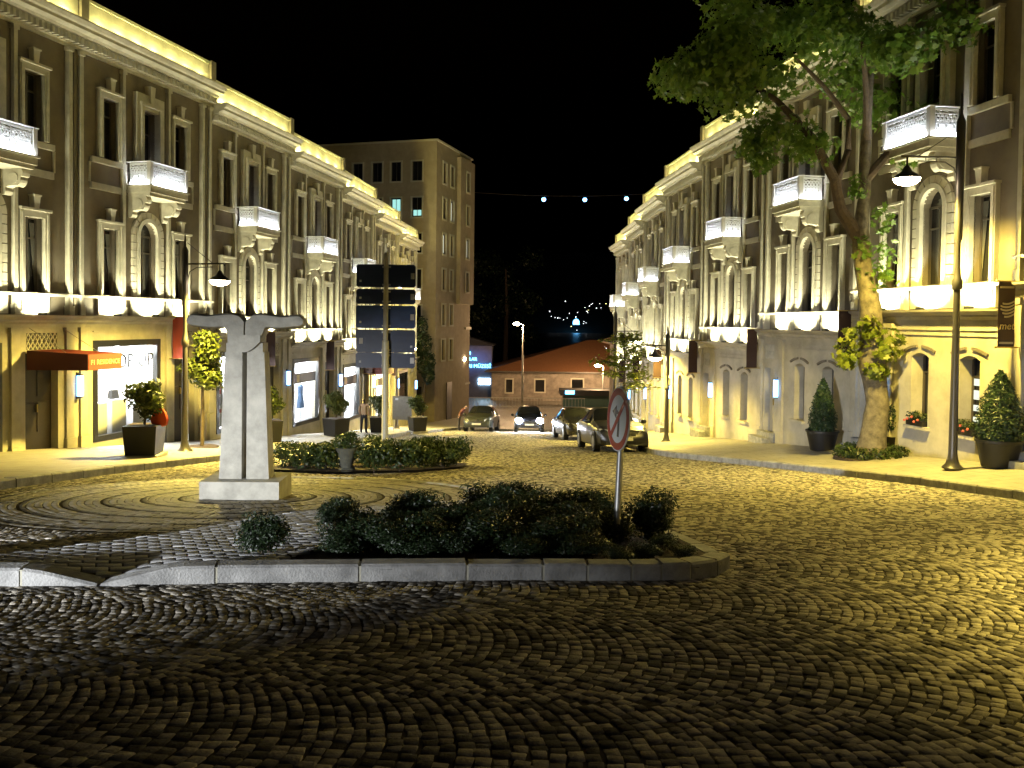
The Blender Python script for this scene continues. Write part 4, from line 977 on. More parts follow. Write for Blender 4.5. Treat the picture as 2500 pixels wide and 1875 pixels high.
MB().tube(sub, sr, 14).build('trunk', M['bark_plane'], tree, True)
branches = [([(-.38, 0, 5.2), (-.9, -.1, 5.9), (-1.1, -.2, 6.6), (-1.7, -.4, 7.5), (-2.6, -.6, 8.3), (-3.6, -.9, 8.8)], [.17, .14, .12, .1, .07, .03]),
            ([(-1.05, -.2, 6.5), (-.75, -.1, 7.3), (-.8, -.2, 8.0), (-1.4, -.3, 8.7), (-2.2, -.6, 9.3)], [.1, .08, .07, .055, .03]),
            ([(-.3, 0, 6.6), (.5, -.2, 7.6), (1.4, -.5, 8.6), (2.2, -.9, 9.3)], [.12, .1, .07, .03]),
            ([(-.25, 0, 7.6), (-.6, -.7, 8.6), (-1.0, -1.4, 9.4)], [.1, .07, .03])]
for p, r_ in branches: MB().tube(p, r_, 9).build('branch', M['bark_dark'], tree, True)
blobs = []
for k in range(34):                                        # crown: flat layered clumps
    x = rng.uniform(-4.6, 2.9); y = rng.uniform(-2.1, 1.3); base = 7.9 + .10 * abs(x + .6) ** 1.2 * 0 + (0.35 if x > .6 else 0) + (.45 if x < -3.2 else 0)
    z = base + rng.random() ** 1.1 * 3.2 + .25 * math.sin(x * 2.1)
    r = rng.uniform(.55, .95); blobs.append(((x, y, z), r * 1.15, r * 1.1, r * .75))
blobs += [((-2.6, -.5, 7.6), .9, .8, .6), ((-1.7, -.3, 7.35), .7, .7, .5), ((-3.7, -.8, 8.3), .8, .8, .55), ((-4.5, -.9, 8.7), .6, .6, .45), ((-2.9, -.7, 6.9), .45, .45, .35), ((-3.2, -.6, 7.3), .5, .5, .4),
          ((2.6, -.9, 8.6), .9, .8, .55), ((1.7, -.6, 8.2), .8, .7, .5), ((.9, -.4, 7.9), .6, .6, .45), ((.5, -.3, 7.2), .35, .35, .4), ((3.1, -1.2, 9.0), .6, .6, .45), ((3.5, -1.2, 9.3), .6, .6, .5), ((2.9, -1.0, 9.6), .7, .7, .5), ((1.9, -.8, 9.2), .8, .7, .5), ((3.3, -1.0, 8.75), .75, .7, .45), ((2.5, -.9, 8.35), .6, .6, .4)]
P_, N_ = crown_pts(blobs, 13500, rng, .15)
link('crown', leaf_mesh('crown', P_, N_, .175, LOBED, M['leaf_plane'], rng), tree)
tuft = [((-.55, -.15, 2.75), .42, .35, .38), ((-.75, -.25, 2.35), .3, .3, .28), ((.3, -.2, 2.75), .4, .35, .36), ((.15, -.35, 2.5), .35, .25, .25), ((-.3, -.4, 3.1), .35, .25, .3), ((-.05, -.3, 2.1), .3, .2, .2)]
for q in tuft:
    P_, N_ = crown_pts([q], 58, rng, .3); link('trunk_shoot', leaf_mesh('trunk_shoot', P_, N_, .19, LOBED, M['leaf_young'], rng), tree)
sh2 = [((-.1, -.1, 4.5), .35, .3, .6), ((.25, -.1, 4.6), .3, .3, .7), ((-.5, -.1, 6.4), .25, .2, .35), ((.1, -.1, 5.7), .3, .3, .4), ((-.35, -.1, 5.0), .3, .3, .4)]
for q in sh2:
    P_, N_ = crown_pts([q], 55, rng, .3); link('trunk_shoot', leaf_mesh('trunk_shoot', P_, N_, .16, LOBED, M['leaf_plane'], rng), tree)
def shrub_mesh(name, seed, blobs, n, size, mt, shape=OVAL, shell=.6):
    rg = np.random.default_rng(seed); P, N = crown_pts(blobs, n, rg, shell); return leaf_mesh(name, P, N, size, shape, mt, rg)
# ring of low plants at the tree's foot
rp = empty('ground_cover_ring', tb); tag(rp, 'low dark leafy plants ringing the foot of the plane tree', 'plants')
bl = [((.62 * math.cos(a), .55 * math.sin(a), .12), .28, .26, .2) for a in np.linspace(0, 2 * math.pi, 12)[:-1]]
link('foliage', shrub_mesh('foliage', 8, bl, 2600, .085, M['leaf_hedge']), rp)
MB().lathe([(.85, -.1), (.85, .03), (.8, .04), (.0, .05)], n=24).build('soil', M['soil'], rp)

# shrubs of the island bed, each its own plant
protos = []
for k in range(4):
    rg = np.random.default_rng(20 + k); bl = [((rg.uniform(-.24, .24), rg.uniform(-.2, .2), rg.uniform(.2, .5)), rg.uniform(.2, .3), rg.uniform(.2, .28), rg.uniform(.16, .24)) for _ in range(8)] + [((0, 0, .28), .33, .3, .27)]
    st = MB()
    for j in range(6):
        a = j * 1.05; st.tube([(0.03 * math.cos(a), .03 * math.sin(a), -.06), (.1 * math.cos(a), .1 * math.sin(a), .15), (.24 * math.cos(a), .2 * math.sin(a), .42)], [.014, .01, .004], 5)
    protos.append((shrub_mesh('foliage', 30 + k, bl, 4600, .046, M['leaf_shrub'], shell=.45), st.mesh('stems', M['bark_dark'])))
def shrub(x, y, off, s, k, label, group, rz=0, sz=1.0):
    o = empty('shrub', (x, y, G(y) + off), rz); o.scale = (s, s, s * sz); tag(o, label, 'shrub', group); link('foliage', protos[k % 4][0], o); link('stems', protos[k % 4][1], o)
isl_sh = [(-2.12, 7.45, .62, 'separate leafy shrub at the left end of the island bed, leaves lit white'), (-1.72, 8.35, .62, 'small upright shrub second from the left in the island bed')]
rest_ = [(-1.3, 7.75, .95), (-.98, 8.9, .95), (-.75, 7.75, 1.0), (-.45, 9.0, 1.1), (-.2, 7.8, .98), (.02, 8.7, 1.05), (.3, 7.75, .9), (.35, 9.3, 1.15), (.72, 8.5, 1.0), (.75, 9.4, 1.1), (.7, 7.6, .7), (1.0, 9.0, .9), (-.2, 9.7, 1.1), (.05, 10.2, 1.1), (-1.05, 8.2, 1.0), (-.6, 8.35, .9), (-.1, 8.3, .95), (.4, 8.4, .95), (-1.2, 9.2, .85), (1.05, 8.3, .55), (-.45, 7.45, .6), (.1, 7.4, .6), (-1.45, 7.45, .62), (-1.0, 7.5, .66), (-.75, 7.4, .55), (.5, 7.5, .6), (-1.4, 8.5, .8), (.55, 8.0, .8), (-.3, 8.1, .85)]
for i, (x, y, s, l) in enumerate(isl_sh): shrub(x, y, .1, s, i, l, 'shrubs in the island bed', i * 1.3)
for i, (x, y, s) in enumerate(rest_): shrub(x, y, .1, s * .84, i, 'dark green shrub in the dense row of the island bed behind the kerb', 'crowded shrubs of the island bed', i * 2.1, .68 + .12 * math.sin(i * 1.7))
shrub(1.42, 8.7, .09, .8, 2, 'shrub standing alone to the right of the traffic sign pole', 'shrubs in the island bed', .5)
for i, (x, y, s) in enumerate(((1.2, 7.5, .38), (1.4, 7.9, .4), (.95, 7.3, .35), (1.55, 7.6, .3))): shrub(x, y, .09, s, i, 'tiny low shrub near the right tip of the island bed', 'tiny shrubs at the island tip', i, .6)
# clods and stones on the soil
b = MB(); rg = random.Random(5)
for i in range(150):
    x = rg.uniform(-2.1, 1.75); y = rg.uniform(7.0, 9.0)
    if y < np.interp(x, fx, fy) + .25 or (x < -1.2 and y > 7.9): continue
    r = rg.uniform(.012, .04); b.sphere((x, y, G(y) + .1), (r, r, r * .7), 6)
tag(b.build('soil_clods', M['soil']), 'brown soil clods and small stones on the island bed', 'soil', kind='stuff')
# hedge bed behind the monument
hz = [(-4.9, 18.9), (-4.4, 18.3), (-4.35, 19.3), (-3.9, 18.2), (-3.8, 19.2), (-2.9, 18.2), (-2.9, 19.2), (-2.4, 18.6), (-2.0, 18.9), (-1.9, 19.7), (-1.5, 19.5), (-1.35, 20.2), (-2.6, 20.2), (-3.3, 20.9), (-4.1, 20.6), (-2.0, 20.7), (-4.8, 20.2)]
hp = [shrub_mesh('foliage', 50 + k, [((0, 0, .28), .42, .4, .28)] + [((np.random.default_rng(60 + k + j).uniform(-.3, .3), .25 * math.sin(j * 2 + k), .38), .24, .24, .2) for j in range(4)], 1500, .075, M['leaf_hedge'], shell=.5) for k in range(2)]
for i, (x, y) in enumerate(hz):
    o = empty('hedge_shrub', (x, y, G(y) + .04), i); o.scale = (1.05, 1.05, .95 + .2 * math.sin(i * 3)); tag(o, 'clipped low hedge shrub in the bed behind the monument', 'shrub', 'low hedge behind the monument'); link('foliage', hp[i % 2], o)
    MB().tube([(0, 0, -.05), (.03, .02, .25)], [.02, .008], 5).build('stem', M['bark_dark'], o)
u = empty('stone_urn', (-3.45, 18.05, G(18.05) + .02)); u.scale = (.85, .85, .85); tag(u, 'grey stone urn planted with a bushy plant in front of the low hedge', 'planter')
MB().lathe([(.16, 0), (.2, .02), (.2, .06), (.14, .1), (.17, .25), (.25, .5), (.28, .56), (.3, .6), (.27, .6), (.24, .56), (.0, .55)], n=18).build('urn', M['stone_pot'], u, True)
link('plant', shrub_mesh('plant', 71, [((0, 0, .72), .34, .32, .22), ((.1, 0, .86), .2, .2, .15)], 700, .09, M['leaf_hedge']), u)

# planters with round bushes on the left pavement
bush = [shrub_mesh('foliage', 80 + k, [((0, 0, 1.35), .42, .4, .34), ((-.2, .1, 1.5), .3, .3, .25), ((.2, -.1, 1.25), .3, .3, .28), ((.05, 0, 1.05), .22, .2, .22), ((.1, .1, 1.65), .25, .22, .18)], 1500, .12, M['leaf_bush'], shell=.3) for k in range(3)]
PLm = MB().frustum((0, 0, .06), .33, .33, .68, .38, .38).mesh('box', M['pot']); PLb = MB().box(-.41, .41, -.41, .41, -.04, .06).mesh('base', M['concrete']); PLs = MB().box(-.35, .35, -.35, .35, .70, .742).mesh('soil', M['soil'])
STm = MB().tube([(0, 0, .7), (.02, .01, .95), (0, 0, 1.3)], [.03, .025, .015], 7).tube([(.01, 0, .9), (.12, .05, 1.2)], [.018, .008], 6).mesh('stem', M['bark_dark'])
def planter(x, y, k, label, sx=1):
    o = empty('planter', (x, y, G(y) + pave_off(-1, x, y)), k * .4 + .1); o.scale = (sx, sx, sx); tag(o, label, 'planter', 'box planters with round bushes on the left pavement')
    for nm, me in (('box', PLm), ('base', PLb), ('soil', PLs), ('stem', STm), ('foliage', bush[k % 3])): link(nm, me, o)
planter(-8.55, 20.0, 0, 'box planter with round bush before the POP UP window, nearest of the planters')
planter(-7.75, 27.4, 1, 'box planter with pale leafy bush just right of the monument')
planter(-6.85, 33.6, 2, 'box planter with dense dark bush left of the man on the pavement')
planter(-6.1, 39.5, 0, 'box planter half hidden by the pale sign pole', 1.0)
planter(-4.65, 42.6, 1, 'farthest box planter with a bush, near the kerb corner')
rb = empty('red_bag', (-8.24, 20.12, G(20.0) + pave_off(-1, -8.55, 20) + .13)); rb.scale = (.9, .9, .9); tag(rb, 'bright orange red bag lying on the rim of the nearest box planter', 'bag')
b = MB()
n = 10; rings = [(.05, .6), (.2, .66), (.24, .8), (.17, .98), (.06, 1.12), (.02, 1.15)]
for r_, z in rings: b.v += [(r_ * math.cos(2 * math.pi * k / n) * (1 + .1 * math.sin(k * 2.3)), .55 * r_ * math.sin(2 * math.pi * k / n), z) for k in range(n)]
b.f = [(i * n + k, i * n + (k + 1) % n, (i + 1) * n + (k + 1) % n, (i + 1) * n + k) for i in range(5) for k in range(n)]; b.m = [0] * len(b.f); b.build('sack', mat('orange_bag', (.7, .08, .02), .5), rb, True)
MB().tube([(-.03, 0, 1.13), (-.06, 0, 1.2), (.02, 0, 1.22), (.03, 0, 1.13)], .01, 5).build('tie', M['sign_red'], rb)
# small round street tree beside the left lamp
t2 = empty('street_tree', (-8.72, 24.2, G(24.2) + .17)); tag(t2, 'small round crowned street tree left of the monument', 'tree')
MB().tube([(0, 0, -.1), (.02, 0, 1.1), (0, 0, 2.3)], [.06, .05, .03], 8).build('trunk', M['bark_dark'], t2, True)
bl = [((rng.uniform(-.35, .35), rng.uniform(-.35, .35), rng.uniform(1.9, 3.2)), .38, .38, .32) for _ in range(13)]
link('crown', shrub_mesh('crown', 91, bl, 2900, .14, M['leaf_bush'], shell=.3), t2)
MB().lathe([(.45, -.05), (.45, .04), (0, .05)], n=16).build('tree_pit', M['soil'], t2)
# young tree on the right pavement, open branches
t3 = empty('young_tree', (4.6, 35.4, G(35.4) + .17)); t3.scale = (1.15, 1.15, 1.15); tag(t3, 'young open branched tree with yellow green leaves beside the car on the right', 'tree')
MB().tube([(0, 0, -.1), (0, 0, 1.5), (.05, 0, 2.6), (.0, 0, 4.0)], [.05, .045, .035, .012], 8).build('trunk', M['bark_dark'], t3, True)
Pp = []; Nn = []
rg = np.random.default_rng(12)
for k in range(46):
    a = rg.uniform(0, 2 * math.pi); z0 = rg.uniform(1.7, 3.7); L = rg.uniform(.6, 1.35) * (1.15 - (z0 - 1.7) * .25); e = Vector((L * math.cos(a), L * math.sin(a) * .8, z0 + L * rg.uniform(.0, .45))); s0 = Vector((0, 0, z0))
    MB().tube([s0, s0.lerp(e, .5) + Vector((0, 0, .06)), e], [.016, .01, .004], 5).build('branch', M['bark_dark'], t3)
    for q in range(44):
        t = rg.uniform(.25, 1.05); p = s0.lerp(e, t); Pp.append((p.x + rg.normal(0, .07), p.y + rg.normal(0, .07), p.z + rg.normal(0, .05))); Nn.append((rg.normal(0, .5), rg.normal(0, .5), 1))
link('crown', leaf_mesh('crown', np.array(Pp), np.array(Nn), .15, OVAL, M['leaf_young'], rg), t3)
# conical conifers in pots along the right facade
def conifer_mesh(seed, n, h, r0):
    rg = np.random.default_rng(seed); z = h * rg.random(n) ** 1.25; a = rg.uniform(0, 2 * math.pi, n); prof = np.interp(z / h, [0, .12, .3, .65, .9, 1], [.75, .98, 1, .66, .26, .05])
    r = r0 * prof * (.55 + .5 * rg.random(n)) * (1 + .07 * np.sin(a * 5 + z * 9)); P = np.stack([r * np.cos(a), r * np.sin(a), z], -1); N = np.stack([np.cos(a), np.sin(a), np.full(n, .5)], -1) + rg.normal(0, .6, (n, 3))
    return leaf_mesh('foliage', P, N, .11, NEEDLE, M['leaf_conifer'], rg)
def conifer(x, y, h, r, seed, label, pot_h=.55):
    o = empty('potted_conifer', (x, y, G(y) + pave_off(1, x, y) + .005)); tag(o, label, 'potted plant', 'potted plants along the right facade')
    MB().lathe([(.3, 0), (.31, .02), (.41, pot_h - .06), (.44, pot_h - .05), (.44, pot_h), (.39, pot_h), (.37, pot_h - .05), (0, pot_h - .06)], n=20).build('pot', M['pot'], o, True)
    f = link('foliage', conifer_mesh(seed, 5200, h, r), o); f.location = (0, 0, pot_h - .08)
    MB().tube([(0, 0, pot_h - .1), (0, 0, pot_h + h * .8)], [.04, .01], 6).build('stem', M['bark_dark'], o)
conifer(9.62, 16.9, 1.42, .45, 1, 'conical evergreen in a dark round pot under the met banner')
conifer(8.42, 23.2, 1.45, .36, 2, 'dark conical evergreen in a pot left of the plane tree')
o = empty('potted_shrub', (9.42, 21.2, G(21.2) + pave_off(1, 9.42, 21.2) + .005)); tag(o, 'dark rounded shrub in a pot just right of the plane tree trunk', 'potted plant', 'potted plants along the right facade')
MB().lathe([(.18, 0), (.24, .4), (.25, .42), (.22, .42), (0, .38)], n=16).build('pot', M['pot'], o, True)
link('foliage', shrub_mesh('foliage', 97, [((0, 0, .9), .3, .28, .35), ((.1, 0, .65), .22, .2, .2)], 900, .08, M['leaf_conifer']), o); MB().tube([(0, 0, .36), (0, 0, .9)], .02, 6).build('stem', M['bark_dark'], o)
# window boxes with flowers on the second right house
for k, (cx, lab) in enumerate(((.21 * W, 'flower window box with pink blooms partly behind the conical evergreen'), (.50 * W, 'flower window box between the plane tree and the lamp post'))):
    o = empty('window_box', mat=HR[1].matrix_world @ Matrix.Translation((-cx, -.1, -3.25))); tag(o, lab, 'window box', 'window boxes with flowers')
    MB().box(-.3, .3, -.1, .1, 0, .13).build('trough', M['pot'], o)
    link('foliage', shrub_mesh('foliage', 110 + k, [((-.18, 0, .2), .16, .13, .13), ((.0, 0, .22), .16, .13, .14), ((.18, 0, .2), .16, .13, .12)], 420, .06, M['leaf_hedge']), o)
    for q in range(5): MB().sphere((-.3 + .13 * q + .02 * math.sin(q), -.14 - .02 * (q % 2), .1 + .05 * (q % 3)), .032, 6).build('flower', M['flower'], o)

# ---------------------------------------------------------------- cars
def car(loc, rz, paint, label, lights_on=False, hatch=False):
    c = empty('parked_car' if not lights_on else 'moving_car', loc); tag(c, label, 'car', 'cars on the street')
    c.rotation_euler = (0, 0, rz)
    # stations along the length: x from nose, half width, sill z, belt z, top half width, top z
    if hatch: st = [(0, .62, .3, .5, .5, .52), (.08, .76, .22, .66, .62, .7), (.35, .82, .2, .76, .68, .86), (1.0, .84, .2, .86, .7, .98), (1.25, .85, .2, .9, .69, 1.04), (1.95, .86, .2, .93, .56, 1.47), (2.4, .86, .2, .94, .56, 1.51), (3.2, .85, .2, .95, .55, 1.48), (3.75, .83, .22, .96, .53, 1.28), (3.95, .8, .28, .85, .6, .95), (4.0, .7, .36, .7, .55, .75)]
    else: st = [(0, .62, .28, .5, .5, .54), (.08, .78, .2, .64, .64, .7), (.4, .85, .18, .74, .72, .84), (1.1, .88, .18, .84, .74, .95), (1.4, .88, .18, .88, .74, 1.0), (2.15, .89, .18, .92, .58, 1.4), (2.7, .89, .18, .93, .58, 1.44), (3.3, .88, .18, .94, .56, 1.38), (3.85, .87, .2, .95, .66, 1.06), (4.35, .83, .24, .9, .7, 1.0), (4.5, .72, .34, .7, .6, .8)]
    xs_ = [s[0] for s in st]; L = xs_[-1]; cols = list(zip(*st)); fine = np.unique(np.concatenate([np.linspace(0, L, 34), xs_]))
    S_ = [np.interp(fine, xs_, col) for col in cols]
    b = MB(); rows = []; n = 0
    for x, hw, zs, zb, tw, zt in zip(*S_):
        half = [(.8 * hw, zs), (.97 * hw, zs + .06), (hw, zs + (zb - zs) * .5), (.985 * hw, zb - .05), (.95 * hw, zb), (tw + (.95 * hw - tw) * .12, zb + (zt - zb) * .86), (tw * .85, zt - .004), (tw * .4, zt + .018)]
        full = [(-y, z) for y, z in half] + [(y, z) for y, z in half[::-1]]; n = len(full); rows.append([(y, x - L / 2, z) for y, z in full])
    body, wind, sidew, rearw = MB(), MB(), MB(), MB()
    cab0, cab1 = st[4][0], st[5][0]; r0, r1 = st[7][0], st[8][0]
    for i in range(len(rows) - 1):
        xm = (fine[i] + fine[i + 1]) / 2
        for k in range(n - 1):
            q = [rows[i][k], rows[i][k + 1], rows[i + 1][k + 1], rows[i + 1][k]]
            side = k in (4, n - 6); top = 5 <= k <= n - 7
            tgt = body
            if top and cab0 + .04 < xm < cab1 - .03: tgt = wind
            elif top and r0 + .05 < xm < r1 - .03: tgt = rearw
            elif side and cab0 + .3 < xm < r1 - .15 and not (abs(xm - (cab1 + r0) / 2) < .05): tgt = sidew
            tgt.add(q, [(0, 1, 2, 3)])
    for e, r_ in ((0, rows[0]), (1, rows[-1])): body.add(r_, [tuple(range(n))[::(-1 if e == 0 else 1)]])
    def weld(m_):
        idx = {}; nv = []; mp = []
        for p in m_.v:
            kk = tuple(round(x, 5) for x in p)
            if kk not in idx: idx[kk] = len(nv); nv.append(p)
            mp.append(idx[kk])
        m_.f = [tuple(mp[i] for i in q) for q in m_.f]; m_.v = nv; return m_
    weld(body).build('body', paint, c, True)
    weld(wind).build('windscreen', M['carglass'], c, True); weld(rearw).build('rear_window', M['carglass'], c, True); weld(sidew).build('side_windows', M['carglass'], c, True)
    f = -L / 2
    for wx in (.82, L - .85):
        for s in (-1, 1):
            cy = lambda r, x0, x1, m_=None: MB().lathe([(.01, x0), (r, x0), (r, x1), (.01, x1)], n=20).xf(Matrix.Translation((0, f + wx, .31)) @ Matrix.Rotation(R(90), 4, 'Y'))
            o_ = st[4][1]
            x0, x1 = sorted((s * (o_ - .2), s * (o_ + .008))); wo = cy(.315, x0, x1).build('wheel', M['tyre'], c, True)
            x0, x1 = sorted((s * (o_ - .01), s * (o_ + .016))); cy(.2, x0, x1).build('rim', M['rim'], wo, True)
            b = MB(); pts = [(f + wx + .37 * math.cos(a), .31 + .37 * math.sin(a)) for a in np.linspace(-.25, math.pi + .25, 14)]
            x0, x1 = sorted((s * (o_ - .25), s * (o_ + .003))); b.prism(pts, x0, x1, 'x').build('wheel_arch', M['plastic'], c)
    for s in (-1, 1):
        b = MB(); pts = [(s * .42, f + .045, .58), (s * .75, f + .17, .6), (s * .79, f + .33, .74), (s * .5, f + .09, .7)]
        pts2 = [(p[0] * 1.0, p[1] - .035, p[2] + .015) for p in pts]; b.add(pts + pts2, [(0, 1, 2, 3), (7, 6, 5, 4), (0, 4, 5, 1), (1, 5, 6, 2), (2, 6, 7, 3), (3, 7, 4, 0)])
        b.build('headlight', M['e_head'] if lights_on else M['headlamp'], c)
        if lights_on: MB().sphere((s * .6, f + .06, .66), (.2, .14, .17), 12).build('glare_ball', M['e_head'], c, True)  # oversized glowing ball added over each headlight for its glare
        MB().sphere((s * .97, f + 1.45, .98), (.1, .06, .075), 10).tube([(s * .86, f + 1.45, .92), (s * .95, f + 1.45, .96)], .02, 6).build('mirror', paint, c, True)
        MB().sphere((s * .58, f + .05, .33), (.07, .02, .05), 10).build('fog_lamp', M['headlamp'], c, True)
        if lights_on: light('SPOT', 'headlight_beam', (s * .62, f - .2, .66), 600, (.9, .93, 1), c, .06, direc=(0, -1, .03), spot=70, blend=.8)
    MB().box(-.36, .36, f - .012, f + .05, .53, .62).build('grille', M['plastic'], c)
    MB().box(-.6, .6, f + .0, f + .1, .24, .32).build('lower_grille', M['plastic'], c)
    MB().box(-.26, .26, f - .03, f - .015, .38, .49).build('number_plate', M['plate'], c)
    MB().lathe([(.05, 0), (.05, .012)], n=14).xf(Matrix.Translation((0, f - .012, .66)) @ Matrix.Rotation(R(90), 4, 'X')).build('badge', M['chrome'], c)
    return c
P_dark = mat('dark_grey_paint', (.014, .014, .016), .3, .1, coat=.25); P_blk = mat('black_paint_car', (.012, .012, .014), .25, .1, coat=.3); P_grn = mat('grey_green_paint', (.03, .033, .026), .3, .2, coat=.3); P_wht = mat('midnight_paint', (.012, .013, .018), .28, .5, coat=1)
def on_slope(c):
    y = c.location.y; sl = math.atan2(G(y + 2) - G(y - 2), 4); c.matrix_world = Matrix.Translation(c.location) @ Matrix.Rotation(sl, 4, 'X') @ Matrix.Rotation(c.rotation_euler.z, 4, 'Z')
for args in (((3.45, 29.6, G(29.6) + .005), R(5), P_dark, 'dark grey saloon car parked nearest, behind the round traffic sign'), ((3.05, 39.6, G(39.6) + .005), R(6), P_blk, 'black car parked behind the grey saloon on the right'), ((-1.75, 51.2, G(51.2) + .005), R(-7), P_grn, 'grey green hatchback stopped at the left with a man leaning on it', False, True), ((1.05, 51.0, G(51.0) + .005), R(0), P_wht, 'oncoming car with blazing white headlights', True, True)):
    on_slope(car(*args))

# ---------------------------------------------------------------- people
def person(loc, rz, joints, edges, cloth, label, split):
    root = empty('person', loc, rz); tag(root, label, 'person', 'people on the street')
    me = bpy.data.meshes.new('body'); me.from_pydata([j[0] for j in joints], edges, [])
    o = bpy.data.objects.new('body', me); COL.objects.link(o); sk = o.modifiers.new('skin', 'SKIN'); sk.use_smooth_shade = True
    for v, j in zip(me.skin_vertices[0].data, joints): v.radius = j[1]; v.use_root = False
    me.skin_vertices[0].data[0].use_root = True
    sb = o.modifiers.new('sub', 'SUBSURF'); sb.levels = 2; sb.render_levels = 2
    dg = bpy.context.evaluated_depsgraph_get(); ev = bpy.data.meshes.new_from_object(o.evaluated_get(dg)); bpy.data.objects.remove(o)
    ev.materials.clear()
    for m_ in cloth: ev.materials.append(m_)
    for p in ev.polygons: p.material_index = split(p.center); p.use_smooth = True
    b = link('body', ev, root); return root
def man(loc, rz, lean, label, shirt, s):
    L = lambda z, y=0: (0, y, z)
    def lp(x, y, z):                                        # lean the upper body about the hips
        dy, dz = y, z - .95
        return (x, dy * math.cos(lean) - dz * math.sin(lean), .95 + dy * math.sin(lean) + dz * math.cos(lean)) if z > .95 else (x, y, z)
    J = [(lp(0, 0, .95), (.15, .11)), (lp(0, 0, 1.15), (.145, .1)), (lp(0, 0, 1.36), (.17, .11)), (lp(0, 0, 1.47), (.08, .07)), (lp(0, .0, 1.54), (.052, .055)), (lp(0, -.02, 1.62), (.075, .09)), (lp(0, -.01, 1.72), (.072, .09)),
         (lp(-.2, 0, 1.42), (.065, .065)), (lp(-.25, .02, 1.15), (.05, .05)), (lp(-.22, -.08, .96), (.036, .036)), (lp(-.21, -.12, .88), (.032, .042)),
         (lp(.2, 0, 1.42), (.065, .065)), (lp(.25, .02, 1.15), (.05, .05)), (lp(.22, -.08, .96), (.036, .036)), (lp(.21, -.12, .88), (.032, .042)),
         ((-.095, 0, .86), (.09, .095)), ((-.11, -.03, .48), (.065, .068)), ((-.12, .02, .1), (.048, .05)), ((-.13, -.12, .04), (.045, .035)),
         ((.095, 0, .86), (.09, .095)), ((.11, .02, .48), (.065, .068)), ((.13, .04, .1), (.048, .05)), ((.14, -.1, .04), (.045, .035))]
    E_ = [(0, 1), (1, 2), (2, 3), (3, 4), (4, 5), (5, 6), (2, 7), (7, 8), (8, 9), (9, 10), (2, 11), (11, 12), (12, 13), (13, 14), (0, 15), (15, 16), (16, 17), (17, 18), (0, 19), (19, 20), (20, 21), (21, 22)]
    def split(c):
        # undo the lean to know which part of the body this is
        dy, dz = c.y, c.z - .95; z = .95 - dy * math.sin(lean) + dz * math.cos(lean) if c.z > .9 else c.z; y = dy * math.cos(lean) + dz * math.sin(lean)
        if c.z < .07: return 4
        if abs(c.x) > .17 and .8 < z < 1.1: return 1
        if z < .95: return 3
        if z < 1.49: return 2
        return 0 if (z > 1.69 or y > .02) else 1
    r = person(loc, rz, J, E_, [M['hair'], M['skin'], shirt, M['trousers'], M['shoe']], label, split); r.scale = (s, s, s); return r
man((-6.62, 38.6, G(38.6) + .165), R(170), 0, 'person in a tan shirt and dark trousers walking away on the left pavement', M['shirt_tan'], .9)
man((-3.05, 50.3, G(50.3) + .03), R(80), R(38), 'person in a dark maroon jacket leaning down to the grey green car', M['shirt_maroon'], .95)

# ---------------------------------------------------------------- apartment building behind the left row
az = R(16); tw = empty('apartment_building', mat=Matrix.Translation((-5.55, 62, G(62))) @ Matrix.Rotation(-az, 4, 'Z')); tag(tw, 'tall plain brown apartment block with pale framed windows behind the left row', 'building')
HT = 20.4
# local: +y along the street face (receding), -x along the front face
FW, SW = 15, 7.7
wz = [17.6 - 2.6 * k for k in range(6)]
fxs = [-1.5, -3.15, -4.65, -6.2, -7.8]; sys_ = [(1.67, .7), (3.3, .7), (6.1, .7)]
b = MB(); hol = [(-x - .5 * 1.0, -x + .5, z, z + 1.55) for x in () for z in ()]
hol = [(x - .4, x + .4, z, z + 1.4) for x in fxs for z in wz]
wall_holes(b, -FW, 0, 0, HT, hol, 0, .2)
sh = MB(); hol2 = [(y - w_ / 2, y + w_ / 2, z, z + 1.5) for y, w_ in sys_[:2] for z in wz]
wall_holes(sh, 0, SW, 0, HT, hol2, 0, .2); sh.xf(Matrix.Rotation(R(90), 4, 'Z')); b.add(sh.v, sh.f)
b.add([(-FW, 0, HT), (0, 0, HT), (0, SW, HT), (-FW, SW, HT)], [(0, 1, 2, 3)]); b.add([(-FW, SW, 0), (0, SW, 0), (0, SW, HT), (-FW, SW, HT)], [(3, 2, 1, 0)]); b.add([(-FW, 0, 0), (-FW, SW, 0), (-FW, SW, HT), (-FW, 0, HT)], [(3, 2, 1, 0)])
b.build('wall', M['tower_wall'], tw)
MB().box(-FW - .1, .12, -.12, SW + .1, HT, HT + .12).build('roof_edge', M['tower_trim'], tw)
for x in fxs:
    for i, z in enumerate(wz):
        lit = (i == 1 and x in (-1.5, -3.15))
        b = MB().box(x - .5, x - .4, -.05, .05, z - .1, z + 1.5).box(x + .4, x + .5, -.05, .05, z - .1, z + 1.5).box(x - .4, x + .4, -.05, .05, z + 1.4, z + 1.5).box(x - .4, x + .4, -.07, .05, z - .1, z); wo = b.build('window', M['tower_trim'], tw)
        MB().box(x - .4, x + .4, .12, .14, z, z + 1.4).build('pane', M['dark_glass'], wo)
        if lit: MB().box(x - .3, x + .3, .1, .118, z + .1, z + (1.3 if x < -2 else .5)).build('lit_blind', M['e_room'], wo)
        MB().box(x - .02, x + .02, .08, .098, z, z + 1.4).build('mullion', M['frame'], wo)
